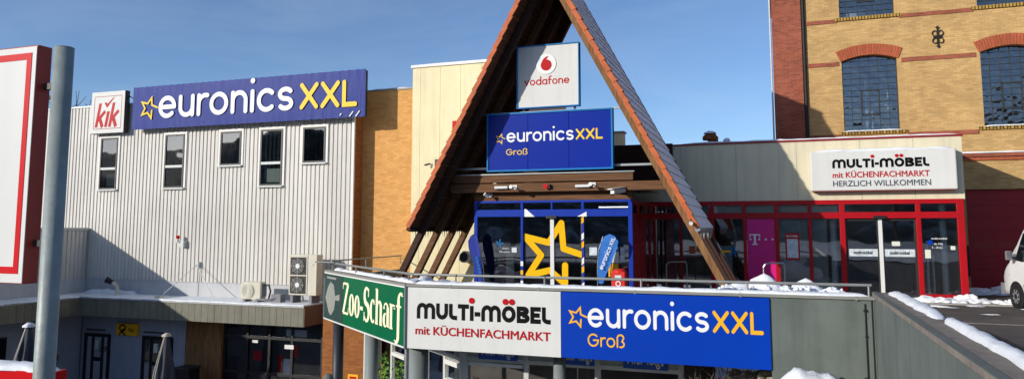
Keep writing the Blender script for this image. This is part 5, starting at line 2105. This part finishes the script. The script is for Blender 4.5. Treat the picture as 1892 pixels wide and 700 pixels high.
# ================================================================== FOREGROUND SIGN POST
k_ = .27
px_, py_ = -9.5 * k_, 7.54 * k_


def near(px, py, Y):
    return PX(px, py, Y)


sg = thing('sign_post', (px_, py_, 0), 'round galvanised post in front with a red bordered board fixed to its side', 'post')
xt, zt = PX(119, 90, py_)
rp_ = .0345
b = MB()
b.cyl((xt, py_, -.02), (xt, py_, zt), rp_ * 1.08, rp_, n=64, caps=True)
b.build('post', M['galv'], sg, smooth=True)
MB().cyl((xt, py_, zt), (xt, py_, zt + .004), rp_ * 1.01, rp_ * .96, n=32).build('post_cap', M['vangrey'], sg)
ys = py_ - .02
x1, z1 = PX(66, 83, ys)
xb, z0 = PX(45, 525, ys)
x1 = (x1 + xb) / 2
x0 = x1 - .95
th = .062
bd = thing('bordered_board', ((x0 + x1) / 2, ys, z0), 'white board with red inner border and dark red edges beside the galvanised post', 'sign')
MB().box(x0, x1, ys + .003, ys + th, z0, z1).build('casing', M['darkred'], bd, bevel=.003)
MB().box(x0 + .004, x1 - .004, ys, ys + .004, z0 + .004, z1 - .006).build('board_face', M['white'], bd)
b = MB()
m0, m1 = .026, .052
for q in ((x0 + m0, x1 - m0, z1 - m1 - .004, z1 - m0 - .004), (x0 + m0, x1 - m0, z0 + m0 + .012, z0 + m1 + .012), (x0 + m0, x0 + m1, z0 + m1 + .012, z1 - m1 - .004), (x1 - m1, x1 - m0, z0 + m1 + .012, z1 - m1 - .004)):
    b.box(q[0], q[1], ys - .002, ys + .001, q[2], q[3])
b.build('red_border', M['brightred'], bd)
for py in (155, 450):
    zz = PX(95, py, ys)[1]
    MB().box(x1 - .002, xt - rp_ * .6, py_ + .012, py_ + .03, zz - .012, zz + .012).build('clamp', M['darkframe'], sg)

# ================================================================== SNACK KIOSK AND PARASOLS IN THE YARD
def parasol(px, pyt, Y, lab, h, r, mlight):
    x, zt = PX(px, pyt, Y)
    p = thing('closed_parasol', (x, Y, -4.7), lab, 'parasol', 'closed parasols in the yard')
    MB().cyl((x, Y, -4.7), (x, Y, zt), .025).build('pole', M['chrome'], p)
    b = MB()
    n = 28
    lev = 10
    for j in range(lev + 1):
        t = j / lev
        rr = .07 + r * (t ** .8)
        for i in range(n):
            a = 2 * PI * i / n
            q = rr * (1 + .35 * math.sin(a * 6 + 1.5 * t) * min(1, t * 2))
            b.v.append((x + q * math.cos(a), Y + q * math.sin(a), zt - .04 - t * h))
    for j in range(lev):
        for i in range(n):
            k = (i + 1) % n
            b.f.append((j * n + i, j * n + k, (j + 1) * n + k, (j + 1) * n + i))
    b.build('cloth', M['parasol'], p, smooth=True)
    b = MB()
    for a in (3.3, 3.9, 4.5):
        b.tube([(x + .07 * math.cos(a), Y + .07 * math.sin(a), zt - .05), (x + (r * .8 + .1) * math.cos(a), Y + (r * .8 + .1) * math.sin(a), zt - h * .55), (x + (r * 1.3 + .1) * math.cos(a), Y + (r * 1.3 + .1) * math.sin(a), zt - h)], .016, 6)
    b.build('lit_rib', M['parasollight'], p)  # pale ribs on the sunlit side only; that light is put into colour
    MB().dome((x, Y, zt - .05), .15, .15, .12, 14, 5).build('cap', M['snow' if mlight else 'parasollight'], p, smooth=True)


parasol(54, 600, 15.2, 'closed parasol with snow cap left of the galvanised post', 1.6, .24, True)
parasol(308, 618, 20.6, 'closed dark grey parasol before the door under the canopy', 2.2, .30, False)

x1, zk = PX(88, 689, 11.6)
x0, _ = PX(-160, 690, 11.6)
kk = thing('red_kiosk', ((x0 + x1) / 2, 11.8, -4.7), 'red kiosk top with curved snow cushion in the lower left corner', 'kiosk')
MB().box(x0 + .06, x1 - .06, 11.65, 12.0, -4.7, zk - .35).build('body', M['plaster'], kk)
MB().box(x0, x1, 11.6, 12.05, zk - .36, zk).build('roof_fascia', M['brightred'], kk)
MB().box(x0 + .4, x1 - .5, 11.62, 11.66, -3.7, -2.4).build('hatch', M['carglass'], kk)
sn = MB()
sn.ridge([(x0 + .05, 11.85, zk - .01), (x1 - .5, 11.82, zk - .01), (x1 - .03, 11.82, zk - .01)], .5, .13, 71, n=10, taper=.4)
sn.build('roof_snow', M['snow'], kk, smooth=True)
bx = thing('wheeled_bin', (-21.0, 22.4, -4.7), 'black wheeled bin beside the parasol under the canopy', 'bin')
x, z = PX(346, 676, 22.4)
MB().box(x - .33, x + .33, 22.1, 22.7, -4.65, z - .08).build('body', M['black_plastic'], bx, bevel=.03)
MB().box(x - .35, x + .35, 22.05, 22.75, z - .08, z).build('lid', M['darkframe'], bx, bevel=.02)
rz = thing('round_boulder', (-12.6, 18.4, -4.7), 'pale rounded stone cap near the foot of the anthracite column', 'stone')
xx, zz = PX(607, 692, 18.2)
MB().cyl((xx, 18.2, -4.7), (xx, 18.2, zz - .1), .14).build('bollard_shaft', M['concrete'], rz)
MB().dome((xx, 18.2, zz - .1), .14, .14, .14, 14, 5, 1, .05).build('bollard_cap', M['concrete'], rz)
xx, zz = PX(652, 691, 16.2)
ys_ = thing('yellow_tag_sign', (xx, 16.2, -4.7), 'small yellow price board below the green sign', 'sign')
MB().box(xx - .14, xx + .14, 16.2, 16.23, zz - .4, zz).build('board', M['postyellow'], ys_)
MB().box(xx - .09, xx + .09, 16.19, 16.201, zz - .10, zz - .05).build('stripe', M['red'], ys_)
MB().cyl((xx, 16.22, -4.7), (xx, 16.22, zz - .3), .02).build('stake', M['chrome'], ys_)
# ================================================================== BARE TREES
def bare_tree_mesh(seed, H=12., spread=.55):
    rnd = random.Random(seed)
    tr, br = MB(), MB()

    def grow(p, d, L_, r, lev):
        mid = p + d * L_ * .5 + Vector((rnd.uniform(-1, 1), rnd.uniform(-1, 1), 0)) * L_ * .05
        e = mid + (d + Vector((rnd.uniform(-.2, .2), rnd.uniform(-.2, .2), .08))).normalized() * L_ * .5
        tgt = tr if lev == 0 else br
        n = 8 if lev < 2 else 4
        tgt.cyl(p, mid, r, r * .82, n, False)
        tgt.cyl(mid, e, r * .82, r * .62, n, False)
        if lev >= 5:
            return
        for k in range(3 if lev < 4 else 4):
            ax = Vector((rnd.uniform(-1, 1), rnd.uniform(-1, 1), rnd.uniform(-.1, .7))).normalized()
            nd = (d * (1 - spread) + ax * spread * 1.25 + Vector((0, 0, .12))).normalized()
            st = e if k < 2 else mid.lerp(e, rnd.random())
            grow(st, nd, L_ * rnd.uniform(.6, .78), max(r * .58, .012), lev + 1)
    grow(Vector((0, 0, 0)), Vector((0, 0, 1)), H * .3, H * .018, 0)
    return tr, br


def bare_tree(x, y, z, seed, lab, H=12., grp='bare trees beyond the hall', src=[]):
    t = thing('bare_tree', (x, y, z), lab, 'tree', grp)
    tr, br = bare_tree_mesh(seed, H)
    for mb, nm, m in ((tr, 'trunk', 'bark'), (br, 'crown', 'twig')):
        mb.v = [(a + x, b_ + y, c + z) for a, b_, c in mb.v]
        mb.build(nm, M[m], t)
    return t


def dup_tree(src, x, y, z, s, rot, lab, grp):
    r = src.copy()
    COL.objects.link(r)
    r.location = (x, y, z)
    r.scale = (s, s, s)
    r.rotation_euler = (0, 0, rot)
    r['label'] = lab
    r['group'] = grp
    for c in src.children:
        d = c.copy()
        COL.objects.link(d)
        d.parent = r
    return r


xa, za = PX(143, 176, 46)
t1 = bare_tree(xa - .6, 46, -4.7, 11, 'bare tree whose twigs show between the galvanised post and the square sign', (za + 4.9) * 1.24)
xb_, zb_ = PX(90, 196, 48)
t2 = bare_tree(xb_ - .5, 48, -4.7, 23, 'bare tree whose twigs show just left of the galvanised post', (zb_ + 4.9) * 1.24)
# a row of the same kind stands behind the viewer and shows in the window panes
rnd = random.Random(17)
for i in range(12):
    dup_tree(t1 if i % 2 else t2, -75 + i * 11 + rnd.uniform(-3, 3), -55 + rnd.uniform(-8, 8), -1, rnd.uniform(.8, 1.1), rnd.uniform(0, 6), 'bare tree in the row behind the viewer, mirrored in the window panes', 'bare trees behind the viewer')

hl = MB()  # unseen hills added behind the viewer to darken what the panes mirror
nx, ny = 60, 14
for j in range(ny + 1):
    for i in range(nx + 1):
        t = j / ny
        a = R(150 + 240 * i / nx)
        r = 85 + 160 * t
        h = -4.7 + 35 * min(1, t * 2.2) ** .8 * (.75 + .35 * noise.noise(Vector((i * .35, t * 3, 2)))) + 1.5 * noise.noise(Vector((i * 1.3, t * 9, 5)))
        hl.v.append((r * math.cos(a) - 0, r * math.sin(a) + 10, h))
for j in range(ny):
    for i in range(nx):
        k = j * (nx + 1) + i
        hl.f.append((k, k + 1, k + nx + 2, k + nx + 1))
struct(hl.build('added_wooded_hills', M['hill'], smooth=True))

# ================================================================== LIGHT, SKY, CAMERA
AIR, DUST, OZ, STR = .75, .9, 3.6, .15
sd = Vector((.82, 1, -.402)).normalized()
sun = bpy.data.lights.new('sun', 'SUN')
sun.energy = 3.9
sun.angle = R(.5)
sun.color = (1, .94, .85)
so = bpy.data.objects.new('sun', sun)
COL.objects.link(so)
so.rotation_euler = sd.to_track_quat('-Z', 'Y').to_euler()
so.location = (-20, -20, 30)
wd = bpy.data.worlds.new('World')
S.world = wd
wd.use_nodes = True
nt = wd.node_tree
bg = nt.nodes['Background']
sk = nt.nodes.new('ShaderNodeTexSky')
sk.sky_type = 'NISHITA'
sk.sun_disc = False
sk.sun_elevation = math.asin(-sd.z)
sk.sun_rotation = math.atan2(-sd.x, -sd.y)
sk.altitude = 300
sk.air_density = AIR
sk.dust_density = DUST
sk.ozone_density = OZ
tcw = nt.nodes.new('ShaderNodeTexCoord')
mpw = nt.nodes.new('ShaderNodeMapping')
mpw.inputs['Scale'].default_value = (1.2, 1.2, 4.5)
mpw.inputs['Rotation'].default_value = (.2, .35, .3)
nt.links.new(tcw.outputs['Generated'], mpw.inputs['Vector'])
nw = nt.nodes.new('ShaderNodeTexNoise')
nw.inputs['Scale'].default_value = 2.2
nw.inputs['Detail'].default_value = 9
nw.inputs['Roughness'].default_value = .6
nw.inputs['Distortion'].default_value = .6
nt.links.new(mpw.outputs[0], nw.inputs['Vector'])
rw = nt.nodes.new('ShaderNodeMapRange')
rw.inputs['From Min'].default_value = .42
rw.inputs['From Max'].default_value = .78
rw.inputs['To Min'].default_value = .0
rw.inputs['To Max'].default_value = .16
nt.links.new(nw.outputs['Fac'], rw.inputs['Value'])
mw = nt.nodes.new('ShaderNodeMixRGB')
mw.inputs['Color2'].default_value = (4.6, 5.0, 5.6, 1)
nt.links.new(rw.outputs[0], mw.inputs['Fac'])
nt.links.new(sk.outputs[0], mw.inputs['Color1'])
nt.links.new(mw.outputs[0], bg.inputs[0])
bg.inputs[1].default_value = STR

cam = bpy.data.cameras.new('camera')
co = bpy.data.objects.new('camera', cam)
COL.objects.link(co)
co.location = (0, 0, EYE)
co.rotation_euler = (PI / 2 + PIT, 0, YAW)
cam.sensor_fit = 'HORIZONTAL'
cam.sensor_width = 36
cam.lens = F / 1892 * 36
cam.shift_x = 0
cam.shift_y = -(350 - CY) / 1892
cam.clip_start = .05
cam.clip_end = 3000
S.camera = co
vs = S.view_settings
vs.view_transform = 'Standard'
vs.look = 'None'
vs.exposure = .12
vs.gamma = 1
vs.use_curve_mapping = False
S.cycles.max_bounces = 8
S.cycles.transparent_max_bounces = 12
